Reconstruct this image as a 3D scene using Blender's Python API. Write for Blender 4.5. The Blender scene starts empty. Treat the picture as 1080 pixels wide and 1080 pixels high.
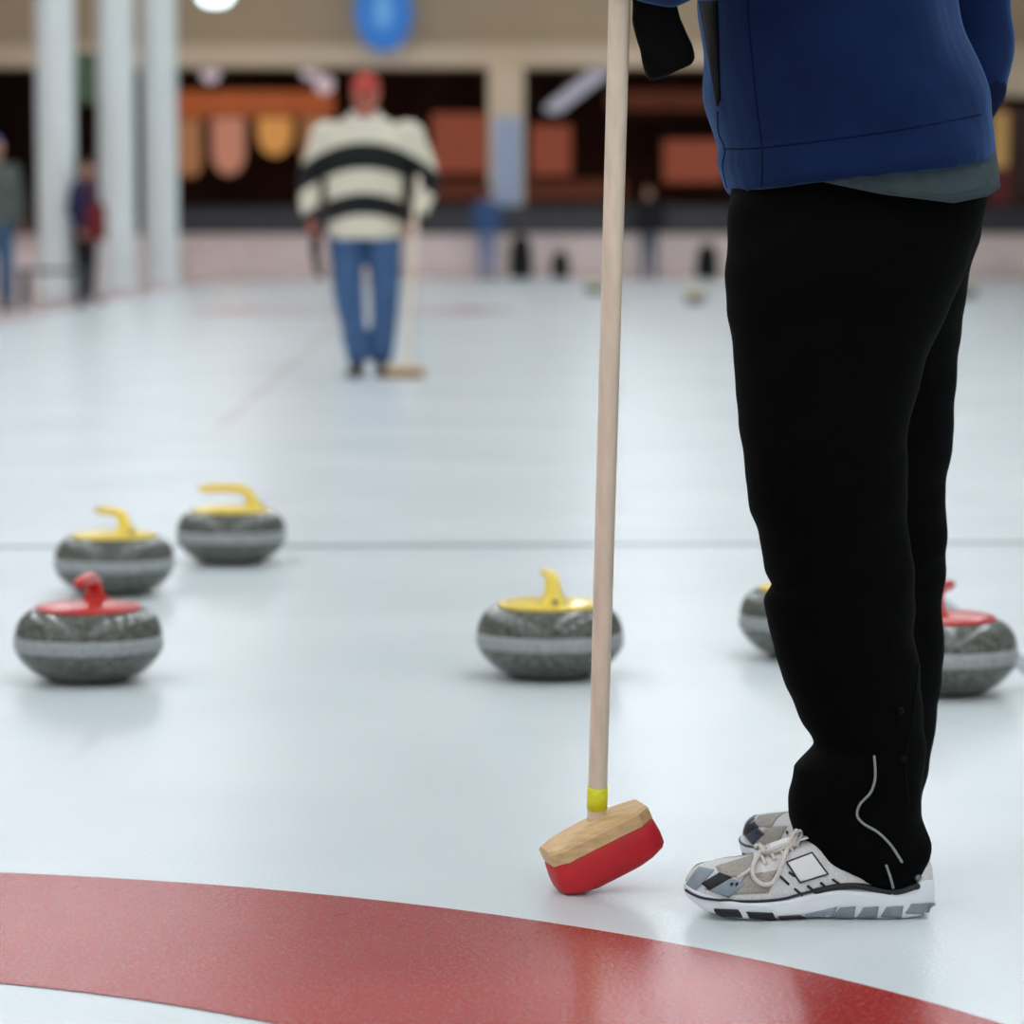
import bpy, bmesh, math, random
from mathutils import Vector, Matrix, noise
from mathutils.bvhtree import BVHTree
random.seed(7)
PI = math.pi
V = Vector
SC = bpy.context.scene
COL = SC.collection
# ------------------------------------------------------------------ camera, world, exposure
F, HOR, CH = 3500.0, 248.0, 0.845
PIT = math.atan((540 - HOR) / F)
cd = bpy.data.cameras.new('camera')
cam = bpy.data.objects.new('camera', cd)
COL.objects.link(cam)
cam.location = (0, 0, CH)
cam.rotation_euler = (PI / 2 - PIT, 0, 0)
cd.sensor_width = 36
cd.lens = F / 1080 * 36
cd.dof.use_dof = True
cd.dof.focus_distance = 4.12
cd.dof.aperture_fstop = 4.6
cd.clip_end = 300
SC.camera = cam
SC.view_settings.view_transform = 'Standard'
SC.view_settings.look = 'None'
SC.view_settings.exposure = -0.2
SC.view_settings.gamma = 1.0
SC.view_settings.use_curve_mapping = False
SC.cycles.use_denoising = True
SC.cycles.max_bounces = 6
w = bpy.data.worlds.new('world')
SC.world = w
w.use_nodes = True
w.node_tree.nodes['Background'].inputs[0].default_value = (0.95, 0.97, 1.0, 1)
w.node_tree.nodes['Background'].inputs[1].default_value = 0.72
LAMP_POWER = 25.0          # radiance of the ceiling light diffusers
LAMP_XS = (-8.7, -5.1, 2.1, 5.7)
LAMP_YS = (-5.5, 0.0, 5.5, 10.5, 15.5, 20.5, 26, 32, 38, 44, 50, 56, 62)  # the two nearest rows are added to brighten camera-facing sides
LAMP_Z = 8.6

FWD = V((0, math.cos(PIT), -math.sin(PIT)))
UP = V((0, math.sin(PIT), math.cos(PIT)))
EYE = V((0, 0, CH))


def ray(x, y):
    return V(((x - 540) / F, 0, 0)) + UP * ((540 - y) / F) + FWD


def P(x, y, Y):
    d = ray(x, y)
    return EYE + d * (Y / d.y)


def G(x, y):
    d = ray(x, y)
    return EYE + d * (CH / -d.z)


# ------------------------------------------------------------------ materials
def lin(c):
    return tuple((v / 255 / 12.92) if v / 255 <= 0.04045 else ((v / 255 + 0.055) / 1.055) ** 2.4 for v in c)


def mat(name, rgb, rough=0.6, var=0.12, vs=20.0, bump=0.0, bs=200.0, metal=0.0, coat=0.0, emit=0.0,
        stretch=(1, 1, 1), spec=0.5, sheen=0.0):
    m = bpy.data.materials.new(name)
    m.use_nodes = True
    nt = m.node_tree
    b = nt.nodes['Principled BSDF']
    c = lin(rgb)
    tc = nt.nodes.new('ShaderNodeTexCoord')
    mp = nt.nodes.new('ShaderNodeMapping')
    mp.inputs['Scale'].default_value = stretch
    nt.links.new(tc.outputs['Object'], mp.inputs['Vector'])
    nz = nt.nodes.new('ShaderNodeTexNoise')
    nz.inputs['Scale'].default_value = vs
    nz.inputs['Detail'].default_value = 4
    nt.links.new(mp.outputs[0], nz.inputs['Vector'])
    rp = nt.nodes.new('ShaderNodeValToRGB')
    rp.color_ramp.elements[0].position = 0.3
    rp.color_ramp.elements[1].position = 0.7
    rp.color_ramp.elements[0].color = tuple(v * (1 - var) for v in c) + (1,)
    rp.color_ramp.elements[1].color = tuple(min(1, v * (1 + var)) for v in c) + (1,)
    nt.links.new(nz.outputs['Fac'], rp.inputs['Fac'])
    nt.links.new(rp.outputs[0], b.inputs['Base Color'])
    b.inputs['Roughness'].default_value = rough
    b.inputs['Metallic'].default_value = metal
    b.inputs['Coat Weight'].default_value = coat
    b.inputs['Coat Roughness'].default_value = 0.08
    b.inputs['Specular IOR Level'].default_value = spec
    if sheen:
        b.inputs['Sheen Weight'].default_value = sheen
        b.inputs['Sheen Roughness'].default_value = 0.4
        b.inputs['Sheen Tint'].default_value = (0.25, 0.5, 1, 1)
    if emit:
        nt.links.new(rp.outputs[0], b.inputs['Emission Color'])
        b.inputs['Emission Strength'].default_value = emit
    if bump:
        n2 = nt.nodes.new('ShaderNodeTexNoise')
        n2.inputs['Scale'].default_value = bs
        n2.inputs['Detail'].default_value = 3
        nt.links.new(mp.outputs[0], n2.inputs['Vector'])
        bp = nt.nodes.new('ShaderNodeBump')
        bp.inputs['Strength'].default_value = bump
        bp.inputs['Distance'].default_value = 0.003
        nt.links.new(n2.outputs['Fac'], bp.inputs['Height'])
        nt.links.new(bp.outputs[0], b.inputs['Normal'])
    return m


def ice_mat(name, rgb_a, rgb_b, rough, frost=0.25, bump=0.16):
    """Pebbled, glossy rink ice: two tones of cloudy colour, roughness that drifts, fine pebble bump."""
    m = bpy.data.materials.new(name)
    m.use_nodes = True
    nt = m.node_tree
    N, L = nt.nodes.new, nt.links.new
    b = nt.nodes['Principled BSDF']
    tc = N('ShaderNodeTexCoord')
    n1 = N('ShaderNodeTexNoise')
    n1.inputs['Scale'].default_value = 1.3
    n1.inputs['Detail'].default_value = 2
    L(tc.outputs['Object'], n1.inputs['Vector'])
    r1 = N('ShaderNodeValToRGB')
    r1.color_ramp.elements[0].position = 0.2
    r1.color_ramp.elements[1].position = 0.8
    r1.color_ramp.elements[0].color = lin(rgb_a) + (1,)
    r1.color_ramp.elements[1].color = lin(rgb_b) + (1,)
    L(n1.outputs['Fac'], r1.inputs['Fac'])
    # white frost flecks scraped over the surface
    n3 = N('ShaderNodeTexNoise')
    n3.inputs['Scale'].default_value = 260
    n3.inputs['Detail'].default_value = 2
    L(tc.outputs['Object'], n3.inputs['Vector'])
    r3 = N('ShaderNodeValToRGB')
    r3.color_ramp.elements[0].position = 0.52
    r3.color_ramp.elements[1].position = 0.72
    r3.color_ramp.elements[1].color = (frost, frost, frost, 1)
    L(n3.outputs['Fac'], r3.inputs['Fac'])
    mx = N('ShaderNodeMixRGB')
    mx.inputs[2].default_value = (0.80, 0.85, 0.87, 1)
    L(r3.outputs[0], mx.inputs[0])
    L(r1.outputs[0], mx.inputs[1])
    L(mx.outputs[0], b.inputs['Base Color'])
    n4 = N('ShaderNodeTexNoise')
    n4.inputs['Scale'].default_value = 1.1
    n4.inputs['Detail'].default_value = 1
    L(tc.outputs['Object'], n4.inputs['Vector'])
    mr = N('ShaderNodeMapRange')
    mr.inputs['To Min'].default_value = rough * 0.9
    mr.inputs['To Max'].default_value = rough * 1.12
    L(n4.outputs['Fac'], mr.inputs['Value'])
    L(mr.outputs[0], b.inputs['Roughness'])
    b.inputs['IOR'].default_value = 1.31
    n2 = N('ShaderNodeTexNoise')
    n2.inputs['Scale'].default_value = 140
    n2.inputs['Detail'].default_value = 2
    L(tc.outputs['Object'], n2.inputs['Vector'])
    bp = N('ShaderNodeBump')
    bp.inputs['Strength'].default_value = bump
    bp.inputs['Distance'].default_value = 0.002
    L(n2.outputs['Fac'], bp.inputs['Height'])
    L(bp.outputs[0], b.inputs['Normal'])
    return m


def granite_mat(name, dark, mid, light, rough, bump=0.0):
    m = bpy.data.materials.new(name)
    m.use_nodes = True
    nt = m.node_tree
    N, L = nt.nodes.new, nt.links.new
    b = nt.nodes['Principled BSDF']
    tc = N('ShaderNodeTexCoord')
    vo = N('ShaderNodeTexVoronoi')
    vo.inputs['Scale'].default_value = 380
    L(tc.outputs['Object'], vo.inputs['Vector'])
    rp = N('ShaderNodeValToRGB')
    e = rp.color_ramp.elements
    e[0].position, e[0].color = 0.15, lin(dark) + (1,)
    e[1].position, e[1].color = 0.9, lin(light) + (1,)
    k = e.new(0.5)
    k.color = lin(mid) + (1,)
    sp = N('ShaderNodeSeparateColor')
    L(vo.outputs['Color'], sp.inputs[0])
    L(sp.outputs[0], rp.inputs['Fac'])
    L(rp.outputs[0], b.inputs['Base Color'])
    b.inputs['Roughness'].default_value = rough
    if bump:
        bp = N('ShaderNodeBump')
        bp.inputs['Strength'].default_value = bump
        bp.inputs['Distance'].default_value = 0.001
        L(vo.outputs['Distance'], bp.inputs['Height'])
        L(bp.outputs[0], b.inputs['Normal'])
    return m


def stripe_mat(name, cream, black, bands, k):
    """Knitted hoops: flat colour bands across the garment, drooping towards the sleeves."""
    m = bpy.data.materials.new(name)
    m.use_nodes = True
    nt = m.node_tree
    N, L = nt.nodes.new, nt.links.new
    b = nt.nodes['Principled BSDF']
    tc = N('ShaderNodeTexCoord')
    sx = N('ShaderNodeSeparateXYZ')
    L(tc.outputs['Object'], sx.inputs[0])
    ab = N('ShaderNodeMath'); ab.operation = 'MULTIPLY'
    L(sx.outputs['X'], ab.inputs[0])
    L(sx.outputs['X'], ab.inputs[1])
    ma = N('ShaderNodeMath'); ma.operation = 'MULTIPLY_ADD'
    L(ab.outputs[0], ma.inputs[0])
    ma.inputs[1].default_value = k
    L(sx.outputs['Z'], ma.inputs[2])
    mr = N('ShaderNodeMapRange')
    mr.inputs['From Min'].default_value = 0.6
    mr.inputs['From Max'].default_value = 1.8
    L(ma.outputs[0], mr.inputs['Value'])
    rp = N('ShaderNodeValToRGB')
    rp.color_ramp.interpolation = 'CONSTANT'
    el = rp.color_ramp.elements
    el[0].position, el[0].color = 0.0, lin(cream) + (1,)
    el[1].position, el[1].color = 1.0, lin(black) + (1,)
    for z, blk in bands:
        q = el.new((z - 0.6) / 1.2)
        q.color = lin(black if blk else cream) + (1,)
    L(mr.outputs[0], rp.inputs['Fac'])
    L(rp.outputs[0], b.inputs['Base Color'])
    b.inputs['Roughness'].default_value = 0.9
    wv = N('ShaderNodeTexNoise')
    wv.inputs['Scale'].default_value = 140
    L(tc.outputs['Object'], wv.inputs['Vector'])
    bp = N('ShaderNodeBump')
    bp.inputs['Strength'].default_value = 0.3
    bp.inputs['Distance'].default_value = 0.003
    L(wv.outputs['Fac'], bp.inputs['Height'])
    L(bp.outputs[0], b.inputs['Normal'])
    return m


M = {}
M['ice'] = ice_mat('rink ice', (214, 223, 224), (229, 235, 235), 0.25, 0.22, 0.30)
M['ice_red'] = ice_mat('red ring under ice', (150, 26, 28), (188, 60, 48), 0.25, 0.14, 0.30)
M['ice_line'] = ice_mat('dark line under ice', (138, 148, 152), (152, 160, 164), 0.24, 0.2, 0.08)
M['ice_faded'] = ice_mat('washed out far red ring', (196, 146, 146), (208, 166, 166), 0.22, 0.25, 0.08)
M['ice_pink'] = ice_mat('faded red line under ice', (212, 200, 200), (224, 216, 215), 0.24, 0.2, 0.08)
M['granite'] = granite_mat('speckled granite', (38, 42, 38), (82, 86, 78), (136, 138, 128), 0.14)
M['band'] = granite_mat('pecked granite belt', (134, 138, 138), (160, 163, 164), (184, 187, 188), 0.55, 0.3)
M['yellow'] = mat('yellow moulded plastic', (248, 216, 72), 0.32, 0.04, coat=0.3)
M['red'] = mat('red moulded plastic', (206, 44, 34), 0.32, 0.05, coat=0.3)
M['steel'] = mat('steel', (120, 122, 124), 0.3, 0.05, metal=1)
M['wood'] = mat('beech block', (222, 184, 132), 0.55, 0.14, 26, 0.1, 120, stretch=(1, 6, 6))
M['handle'] = mat('pale varnished broom handle', (240, 224, 200), 0.42, 0.07, 14, stretch=(6, 6, 0.6))
M['tape'] = mat('yellow tape', (240, 238, 40), 0.5, 0.06)
M['red_cloth'] = mat('red nylon pad', (202, 24, 36), 0.55, 0.12, 16, 0.25, 60)
M['trouser'] = mat('black track trousers', (5, 5, 5), 0.8, 0.15, 30, 0.15, 300, spec=0.05)
M['jacket'] = mat('blue fleece jacket', (17, 34, 72), 0.9, 0.1, 24, 0.2, 260, spec=0.1, sheen=0.35)
M['seam'] = mat('dark blue seam', (12, 22, 54), 0.85, 0.1, spec=0.1)
M['placket'] = mat('black zip placket', (7, 8, 10), 0.8, 0.1, spec=0.1)
M['shirt'] = mat('grey green jersey', (64, 77, 81), 0.9, 0.12, 60, 0.2, 300, spec=0.2)
M['glove'] = mat('black glove', (8, 8, 9), 0.85, 0.15, 40, 0.2, 200, spec=0.1)
M['piping'] = mat('grey reflective piping', (140, 146, 146), 0.5, 0.05)
M['skin'] = mat('skin', (196, 142, 118), 0.55, 0.06, 30)
M['skin_red'] = mat('flushed skin', (190, 110, 88), 0.55, 0.06, 30)
M['eye'] = mat('dark eye', (36, 26, 24), 0.2, 0.05)
M['hair_brown'] = mat('brown hair', (58, 42, 32), 0.7, 0.3, 60, 0.3, 160)
M['hair_dark'] = mat('dark hair', (26, 22, 20), 0.7, 0.3, 60, 0.3, 160)
M['shoe_mesh'] = mat('silver grey shoe mesh', (224, 222, 220), 0.7, 0.1, 300, 0.3, 700)
M['shoe_beige'] = mat('beige shoe mesh', (176, 168, 158), 0.8, 0.25, 420, 0.4, 800)
M['shoe_white'] = mat('white shoe leather', (238, 237, 236), 0.45, 0.04)
M['shoe_foam'] = mat('white midsole foam', (238, 240, 244), 0.5, 0.04)
M['shoe_black'] = mat('black shoe trim', (20, 20, 26), 0.5, 0.1)
M['shoe_navy'] = mat('dark navy outline', (34, 34, 58), 0.5, 0.1)
M['shoe_grey'] = mat('blue grey toe overlay', (142, 154, 164), 0.4, 0.12, 60)
M['shoe_gel'] = mat('grey heel cushion', (128, 138, 142), 0.3, 0.15, 50)
M['lace'] = mat('off white lace', (222, 216, 208), 0.85, 0.06, 200, 0.3, 600)
M['hoops'] = stripe_mat('cream and black hooped knit', (222, 214, 192), (14, 17, 18),
                        [(0.965, 1), (1.092, 0), (1.235, 1), (1.39, 0), (1.66, 1)], 0.95)
M['jeans'] = mat('blue denim', (64, 96, 138), 0.85, 0.16, 14, 0.2, 300)
M['blue_cap'] = mat('blue cap cloth', (72, 92, 158), 0.85, 0.1)
M['toe_dark'] = mat('dark slate toe overlay', (58, 64, 76), 0.4, 0.12, 60)
M['jeans_pale'] = mat('pale denim', (140, 150, 182), 0.85, 0.14, 14)
M['jeans_grey'] = mat('grey trousers cloth', (96, 104, 116), 0.85, 0.14, 14)
M['collar'] = mat('white collar', (224, 220, 212), 0.8, 0.05)
M['cap'] = mat('red cap cloth', (178, 66, 54), 0.85, 0.1)
M['navy'] = mat('navy coat', (36, 42, 84), 0.85, 0.1)
M['maroon'] = mat('maroon bag cloth', (118, 30, 36), 0.85, 0.1)
M['black_cloth'] = mat('black cloth', (16, 16, 18), 0.9, 0.1)
M['denim_jacket'] = mat('slate blue jacket', (62, 92, 138), 0.85, 0.1)
M['teal'] = mat('slate blue trousers cloth', (62, 96, 128), 0.85, 0.1)
M['olive'] = mat('olive grey coat', (88, 94, 88), 0.85, 0.1)
M['shoe_dark'] = mat('dark shoe', (44, 52, 50), 0.6, 0.1)
M['column'] = mat('white painted column', (234, 240, 238), 0.4, 0.03, 2)
M['board'] = mat('pinkish white dasher board', (242, 222, 216), 0.5, 0.05, 3)
M['kick'] = mat('faded red kerb', (214, 182, 180), 0.5, 0.08, 4)
M['beige'] = mat('beige painted plaster', (182, 158, 128), 0.8, 0.05, 1)
M['beige_light'] = mat('pale beige lip', (222, 198, 168), 0.8, 0.04, 1)
M['concourse'] = mat('pink grey terrazzo', (190, 172, 168), 0.45, 0.1, 3)
M['dark_wall'] = mat('dark brown shop wall', (66, 46, 38), 0.8, 0.3, 0.6)
M['dark'] = mat('dark ceiling', (40, 38, 36), 0.9, 0.2, 0.5)
M['hall_wall'] = mat('hall wall', (190, 184, 174), 0.9, 0.06, 0.5)
M['hall_ceiling'] = mat('white hall ceiling', (226, 228, 228), 0.9, 0.04, 0.5)
M['rail'] = mat('dark slate metal', (52, 54, 60), 0.5, 0.1)
M['smoke_glass'] = mat('smoked barrier panel', (52, 50, 54), 0.3, 0.1, 2)
M['bench_dark'] = mat('dark grey bench wood', (74, 80, 82), 0.6, 0.1)
M['housing'] = mat('light housing', (190, 192, 194), 0.5, 0.03)
M['poster_red'] = mat('dark red wall panel', (112, 36, 34), 0.6, 0.15, 2)
M['green'] = mat('green banner cloth', (84, 106, 80), 0.8, 0.1)


def emis(name, rgb, s):
    m = bpy.data.materials.new(name)
    m.use_nodes = True
    b = m.node_tree.nodes['Principled BSDF']
    c = lin(rgb) + (1,)
    b.inputs['Base Color'].default_value = tuple(v * .2 for v in c[:3]) + (1,)
    b.inputs['Emission Color'].default_value = c
    b.inputs['Emission Strength'].default_value = s
    return m


M['lamp'] = emis('light diffuser', (242, 248, 255), LAMP_POWER)
M['bay'] = emis('bay lamp glass', (225, 250, 255), 4.0)
M['globe'] = emis('globe lamp glass', (214, 196, 204), 0.9)
M['sign_blue'] = emis('lit blue sign face', (56, 132, 212), 0.7)
M['sign_pale'] = emis('lit pale blue mark', (104, 172, 232), 0.75)
M['sign_deep'] = emis('lit deep blue ring', (40, 112, 200), 0.8)
M['lit_orange'] = emis('lit orange fascia', (176, 92, 52), 0.75)
M['lit_rust'] = emis('lit rust menu board', (150, 78, 58), 0.7)
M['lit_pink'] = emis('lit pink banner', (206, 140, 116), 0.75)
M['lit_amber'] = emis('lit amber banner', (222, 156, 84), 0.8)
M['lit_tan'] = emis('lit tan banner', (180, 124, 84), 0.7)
M['lit_brown'] = emis('lit brown back wall', (96, 50, 36), 0.6)  # glow put in for light on the brown shop wall
M['warm'] = emis('warm fill lamp disc', (255, 196, 150), 60.0)
M['strip'] = emis('strip light tube', (170, 172, 186), 0.9)
M['lit_yellow'] = emis('lit yellow lettering panel', (176, 142, 84), 0.7)


# ------------------------------------------------------------------ geometry helpers
def obj(name, verts, faces, m, parent=None, smooth=True, kind=None):
    me = bpy.data.meshes.new(name)
    me.from_pydata([tuple(v) for v in verts], [], faces)
    bm = bmesh.new()
    bm.from_mesh(me)
    bmesh.ops.recalc_face_normals(bm, faces=bm.faces)
    bm.to_mesh(me)
    bm.free()
    return link(name, me, m, parent, smooth, kind)


def link(name, me, m, parent=None, smooth=True, kind=None):
    me.materials.clear()
    me.materials.append(m)
    for p in me.polygons:
        p.use_smooth = smooth
    o = bpy.data.objects.new(name, me)
    COL.objects.link(o)
    if parent:
        put(o, parent)
    if kind:
        o['kind'] = kind
    return o


def world_of(o):
    mtx = Matrix.LocRotScale(o.location, o.rotation_euler, o.scale)
    return mtx if not o.parent else world_of(o.parent) @ o.matrix_parent_inverse @ mtx


def put(o, parent):
    o.parent = parent
    o.matrix_parent_inverse = world_of(parent).inverted()


def thing(name, label, cat, loc=(0, 0, 0), rz=0.0, group=None):
    o = bpy.data.objects.new(name, None)
    o.empty_display_size = 0.1
    COL.objects.link(o)
    o.location = loc
    o.rotation_euler = (0, 0, rz)
    tag(o, label, cat, group)
    return o


def tag(o, label, cat, group=None):
    o['label'] = label
    o['category'] = cat
    if group:
        o['group'] = group
    return o


def dup(root, loc, rz, label, group):
    r = root.copy()
    COL.objects.link(r)
    r.location = loc
    r.rotation_euler = (0, 0, rz)
    r['label'] = label
    r['group'] = group
    for ch in root.children:
        c = ch.copy()
        COL.objects.link(c)
        c.parent = r
        c.matrix_parent_inverse = ch.matrix_parent_inverse.copy()
        for g in ch.children:
            d = g.copy()
            COL.objects.link(d)
            d.parent = c
            d.matrix_parent_inverse = g.matrix_parent_inverse.copy()
    return r


def loft(rings, cap=True, close=True):
    n = len(rings[0])
    vs = [p for r in rings for p in r]
    fs = []
    for i in range(len(rings) - 1):
        for j in range(n if close else n - 1):
            k = (j + 1) % n
            fs.append((i * n + j, i * n + k, (i + 1) * n + k, (i + 1) * n + j))
    if cap:
        fs.append(tuple(range(n - 1, -1, -1)))
        fs.append(tuple(range((len(rings) - 1) * n, len(rings) * n)))
    return vs, fs


def ell(c, a, b, n=24):
    return [c + a * math.cos(2 * PI * j / n) + b * math.sin(2 * PI * j / n) for j in range(n)]


def tube(path, radii, n=12, flat=1.0, up=None, round_ends=True):
    path = [V(p) for p in path]
    if not isinstance(radii, (list, tuple)):
        radii = [radii] * len(path)
    rings = []
    T = []
    for i in range(len(path)):
        a = path[max(0, i - 1)]
        b = path[min(len(path) - 1, i + 1)]
        T.append((b - a).normalized())
    u = V(up) if up else (V((0, 0, 1)) if abs(T[0].z) < 0.9 else V((1, 0, 0)))
    for i, p in enumerate(path):
        t = T[i]
        u = (u - t * u.dot(t)).normalized()
        s = t.cross(u)
        r = radii[i]
        if round_ends and i == 0:
            for q in (0.97, 0.75, 0.4):
                rings.append(ell(p - t * r * q, s * r * math.sqrt(1 - q * q), u * r * flat * math.sqrt(1 - q * q), n))
        rings.append(ell(p, s * r, u * r * flat, n))
        if round_ends and i == len(path) - 1:
            for q in (0.4, 0.75, 0.97):
                rings.append(ell(p + t * r * q, s * r * math.sqrt(1 - q * q), u * r * flat * math.sqrt(1 - q * q), n))
    return loft(rings)


def curve(pts, k=6):
    """Catmull-Rom through points (tuples of any length)."""
    out = []
    p = [pts[0]] + list(pts) + [pts[-1]]
    for i in range(1, len(p) - 2):
        for j in range(k):
            t = j / k
            out.append(tuple(0.5 * (2 * b + (c - a) * t + (2 * a - 5 * b + 4 * c - d) * t * t + (3 * b - a - 3 * c + d) * t ** 3)
                             for a, b, c, d in zip(p[i - 1], p[i], p[i + 1], p[i + 2])))
    out.append(tuple(pts[-1]))
    return out


def join(parts):
    vs, fs = [], []
    for v, f in parts:
        o = len(vs)
        vs += list(v)
        fs += [tuple(i + o for i in q) for q in f]
    return vs, fs


def fuse(name, parts, voxel, m, parent=None, smooth=4, disp=None):
    """One continuous surface out of overlapping closed shapes."""
    vs, fs = join(parts)
    me = bpy.data.meshes.new('tmp')
    me.from_pydata([tuple(v) for v in vs], [], fs)
    bm = bmesh.new()
    bm.from_mesh(me)
    bmesh.ops.recalc_face_normals(bm, faces=bm.faces)
    bm.to_mesh(me)
    bm.free()
    o = bpy.data.objects.new('tmp', me)
    COL.objects.link(o)
    r = o.modifiers.new('r', 'REMESH')
    r.mode = 'VOXEL'
    r.voxel_size = voxel
    if smooth:
        s = o.modifiers.new('s', 'SMOOTH')
        s.factor = 0.5
        s.iterations = smooth
    dg = bpy.context.evaluated_depsgraph_get()
    dg.update()
    me2 = bpy.data.meshes.new_from_object(o.evaluated_get(dg))
    bpy.data.objects.remove(o)
    bpy.data.meshes.remove(me)
    me2.name = name
    if disp:
        nr = [v.normal.copy() for v in me2.vertices]
        for v, q in zip(me2.vertices, nr):
            v.co = v.co + q * disp(v.co)
    return link(name, me2, m, parent)


def bvh_of(*objs):
    vs, fs = [], []
    for o in objs:
        mw = world_of(o)
        k = len(vs)
        vs += [mw @ v.co for v in o.data.vertices]
        fs += [tuple(i + k for i in p.vertices) for p in o.data.polygons]
    return BVHTree.FromPolygons(vs, fs)


def hit(bv, x, y, off=0.0):
    d = ray(x, y).normalized()
    loc, nr, _, _ = bv.ray_cast(EYE, d)
    if loc is None:
        loc, nr, _, _ = bv.find_nearest(EYE + d * 4.15)
    if nr.dot(d) > 0:
        nr = -nr
    return loc + nr * off


def strip_on(bv, pts, r, off=0.0005, k=5):
    """Points of a cord lying on a surface, given where it is seen."""
    return [hit(bv, q[0], q[1], off) for q in curve(pts, k)], r


def decal(bv, quad, nx=6, ny=6, off=0.001, th=0.0015):
    """A thin patch that follows a surface; quad corners in order."""
    a, b, c, d = [V((q[0], q[1])) for q in quad]
    top, bot = [], []
    for j in range(ny + 1):
        for i in range(nx + 1):
            s, t = i / nx, j / ny
            q = a * (1 - s) * (1 - t) + b * s * (1 - t) + c * s * t + d * (1 - s) * t
            top.append(hit(bv, q.x, q.y, off + th))
            bot.append(hit(bv, q.x, q.y, off - 0.001))
    n = (nx + 1) * (ny + 1)
    vs = top + bot
    fs = []
    for j in range(ny):
        for i in range(nx):
            q = (j * (nx + 1) + i, j * (nx + 1) + i + 1, (j + 1) * (nx + 1) + i + 1, (j + 1) * (nx + 1) + i)
            fs.append(q)
            fs.append(tuple(v + n for v in reversed(q)))
    edge = [i for i in range(nx + 1)] + [j * (nx + 1) + nx for j in range(1, ny + 1)] + \
           [ny * (nx + 1) + i for i in range(nx - 1, -1, -1)] + [j * (nx + 1) for j in range(ny - 1, 0, -1)]
    for i in range(len(edge)):
        p, q = edge[i], edge[(i + 1) % len(edge)]
        fs.append((p, q, q + n, p + n))
    return vs, fs


def box(x0, x1, y0, y1, z0, z1, bev=0.0):
    bm = bmesh.new()
    bmesh.ops.create_cube(bm, size=1)
    for v in bm.verts:
        v.co = V(((x0 + x1) / 2 + v.co.x * (x1 - x0), (y0 + y1) / 2 + v.co.y * (y1 - y0), (z0 + z1) / 2 + v.co.z * (z1 - z0)))
    if bev:
        bmesh.ops.bevel(bm, geom=list(bm.edges), offset=bev, segments=3, affect='EDGES', profile=0.5)
    bm.verts.index_update()
    r = [v.co.copy() for v in bm.verts], [tuple(v.index for v in f.verts) for f in bm.faces]
    bm.free()
    return r


def xf(part, mtx):
    return [mtx @ V(v) for v in part[0]], part[1]


def lathe(prof, n=48, c=V((0, 0, 0))):
    rings = [[c + V((r * math.cos(2 * PI * j / n), r * math.sin(2 * PI * j / n), z)) for j in range(n)] for r, z in prof]
    return loft(rings)


def sphere(c, rx, ry, rz, n=16, m=10):
    return lathe_s(V(c), rx, ry, rz, n, m)


def lathe_s(c, rx, ry, rz, n, m):
    rings = []
    for i in range(m + 1):
        a = PI * (0.02 + 0.96 * i / m)
        rings.append([c + V((rx * math.sin(a) * math.cos(2 * PI * j / n), ry * math.sin(a) * math.sin(2 * PI * j / n), -rz * math.cos(a)))
                      for j in range(n)])
    return loft(rings)


def cyl(a, b, r, n=16):
    return tube([a, b], r, n, round_ends=False)


# ------------------------------------------------------------------ the hall
def struct(name, part, m, smooth=False):
    return obj(name, part[0], part[1], m, None, smooth, 'structure')


# ice sheet with a rounded far-left corner
iv = []
for q in [(14, -8), (14, 66.0)]:
    iv.append(q)
for k in range(9):
    a = PI / 2 + (PI / 2) * k / 8
    iv.append((-5.55 + 3.2 + 3.2 * math.cos(a), 66.0 - 7.0 + 7.0 * math.sin(a)))
iv += [(-5.0, 32.0), (-4.4, -8)]
n = len(iv)
ice = struct('floor_ice', ([V((x, y, 0)) for x, y in iv] + [V((x, y, -0.05)) for x, y in iv],
                           [tuple(range(n)), tuple(range(2 * n - 1, n - 1, -1))] + [(i, (i + 1) % n, (i + 1) % n + n, i + n) for i in range(n)]), M['ice'])
struct('floor_concourse', box(-22, 22, -8, 84, -0.2, -0.04), M['concourse'])
struct('ceiling', box(-22, 22, -8, 84, 9.2, 9.4), M['hall_ceiling'])
struct('wall_left', box(-22.3, -22, -8, 84, -0.2, 9.4), M['hall_wall'])
struct('wall_right', box(22, 22.3, -8, 84, -0.2, 9.4), M['hall_wall'])
struct('wall_far', box(-22, 22, 84, 84.3, -0.2, 9.4), M['dark_wall'])
# kerb around the ice
kp = [(iv[i][0], iv[i][1]) for i in range(n - 1, 0, -1)]
kr = []
for i, (x, y) in enumerate(kp):
    a = V(kp[max(0, i - 1)]); b = V(kp[min(len(kp) - 1, i + 1)])
    t = (b - a).normalized()
    nrm = V((-t.y, t.x))
    p0 = V((x, y)) + nrm * 0.005
    p1 = V((x, y)) + nrm * 0.16
    kr.append([V((p0.x, p0.y, -0.04)), V((p0.x, p0.y, 0.05)), V((p1.x, p1.y, 0.05)), V((p1.x, p1.y, -0.04))])
struct('trim_1', loft(kr), M['kick'])
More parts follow.
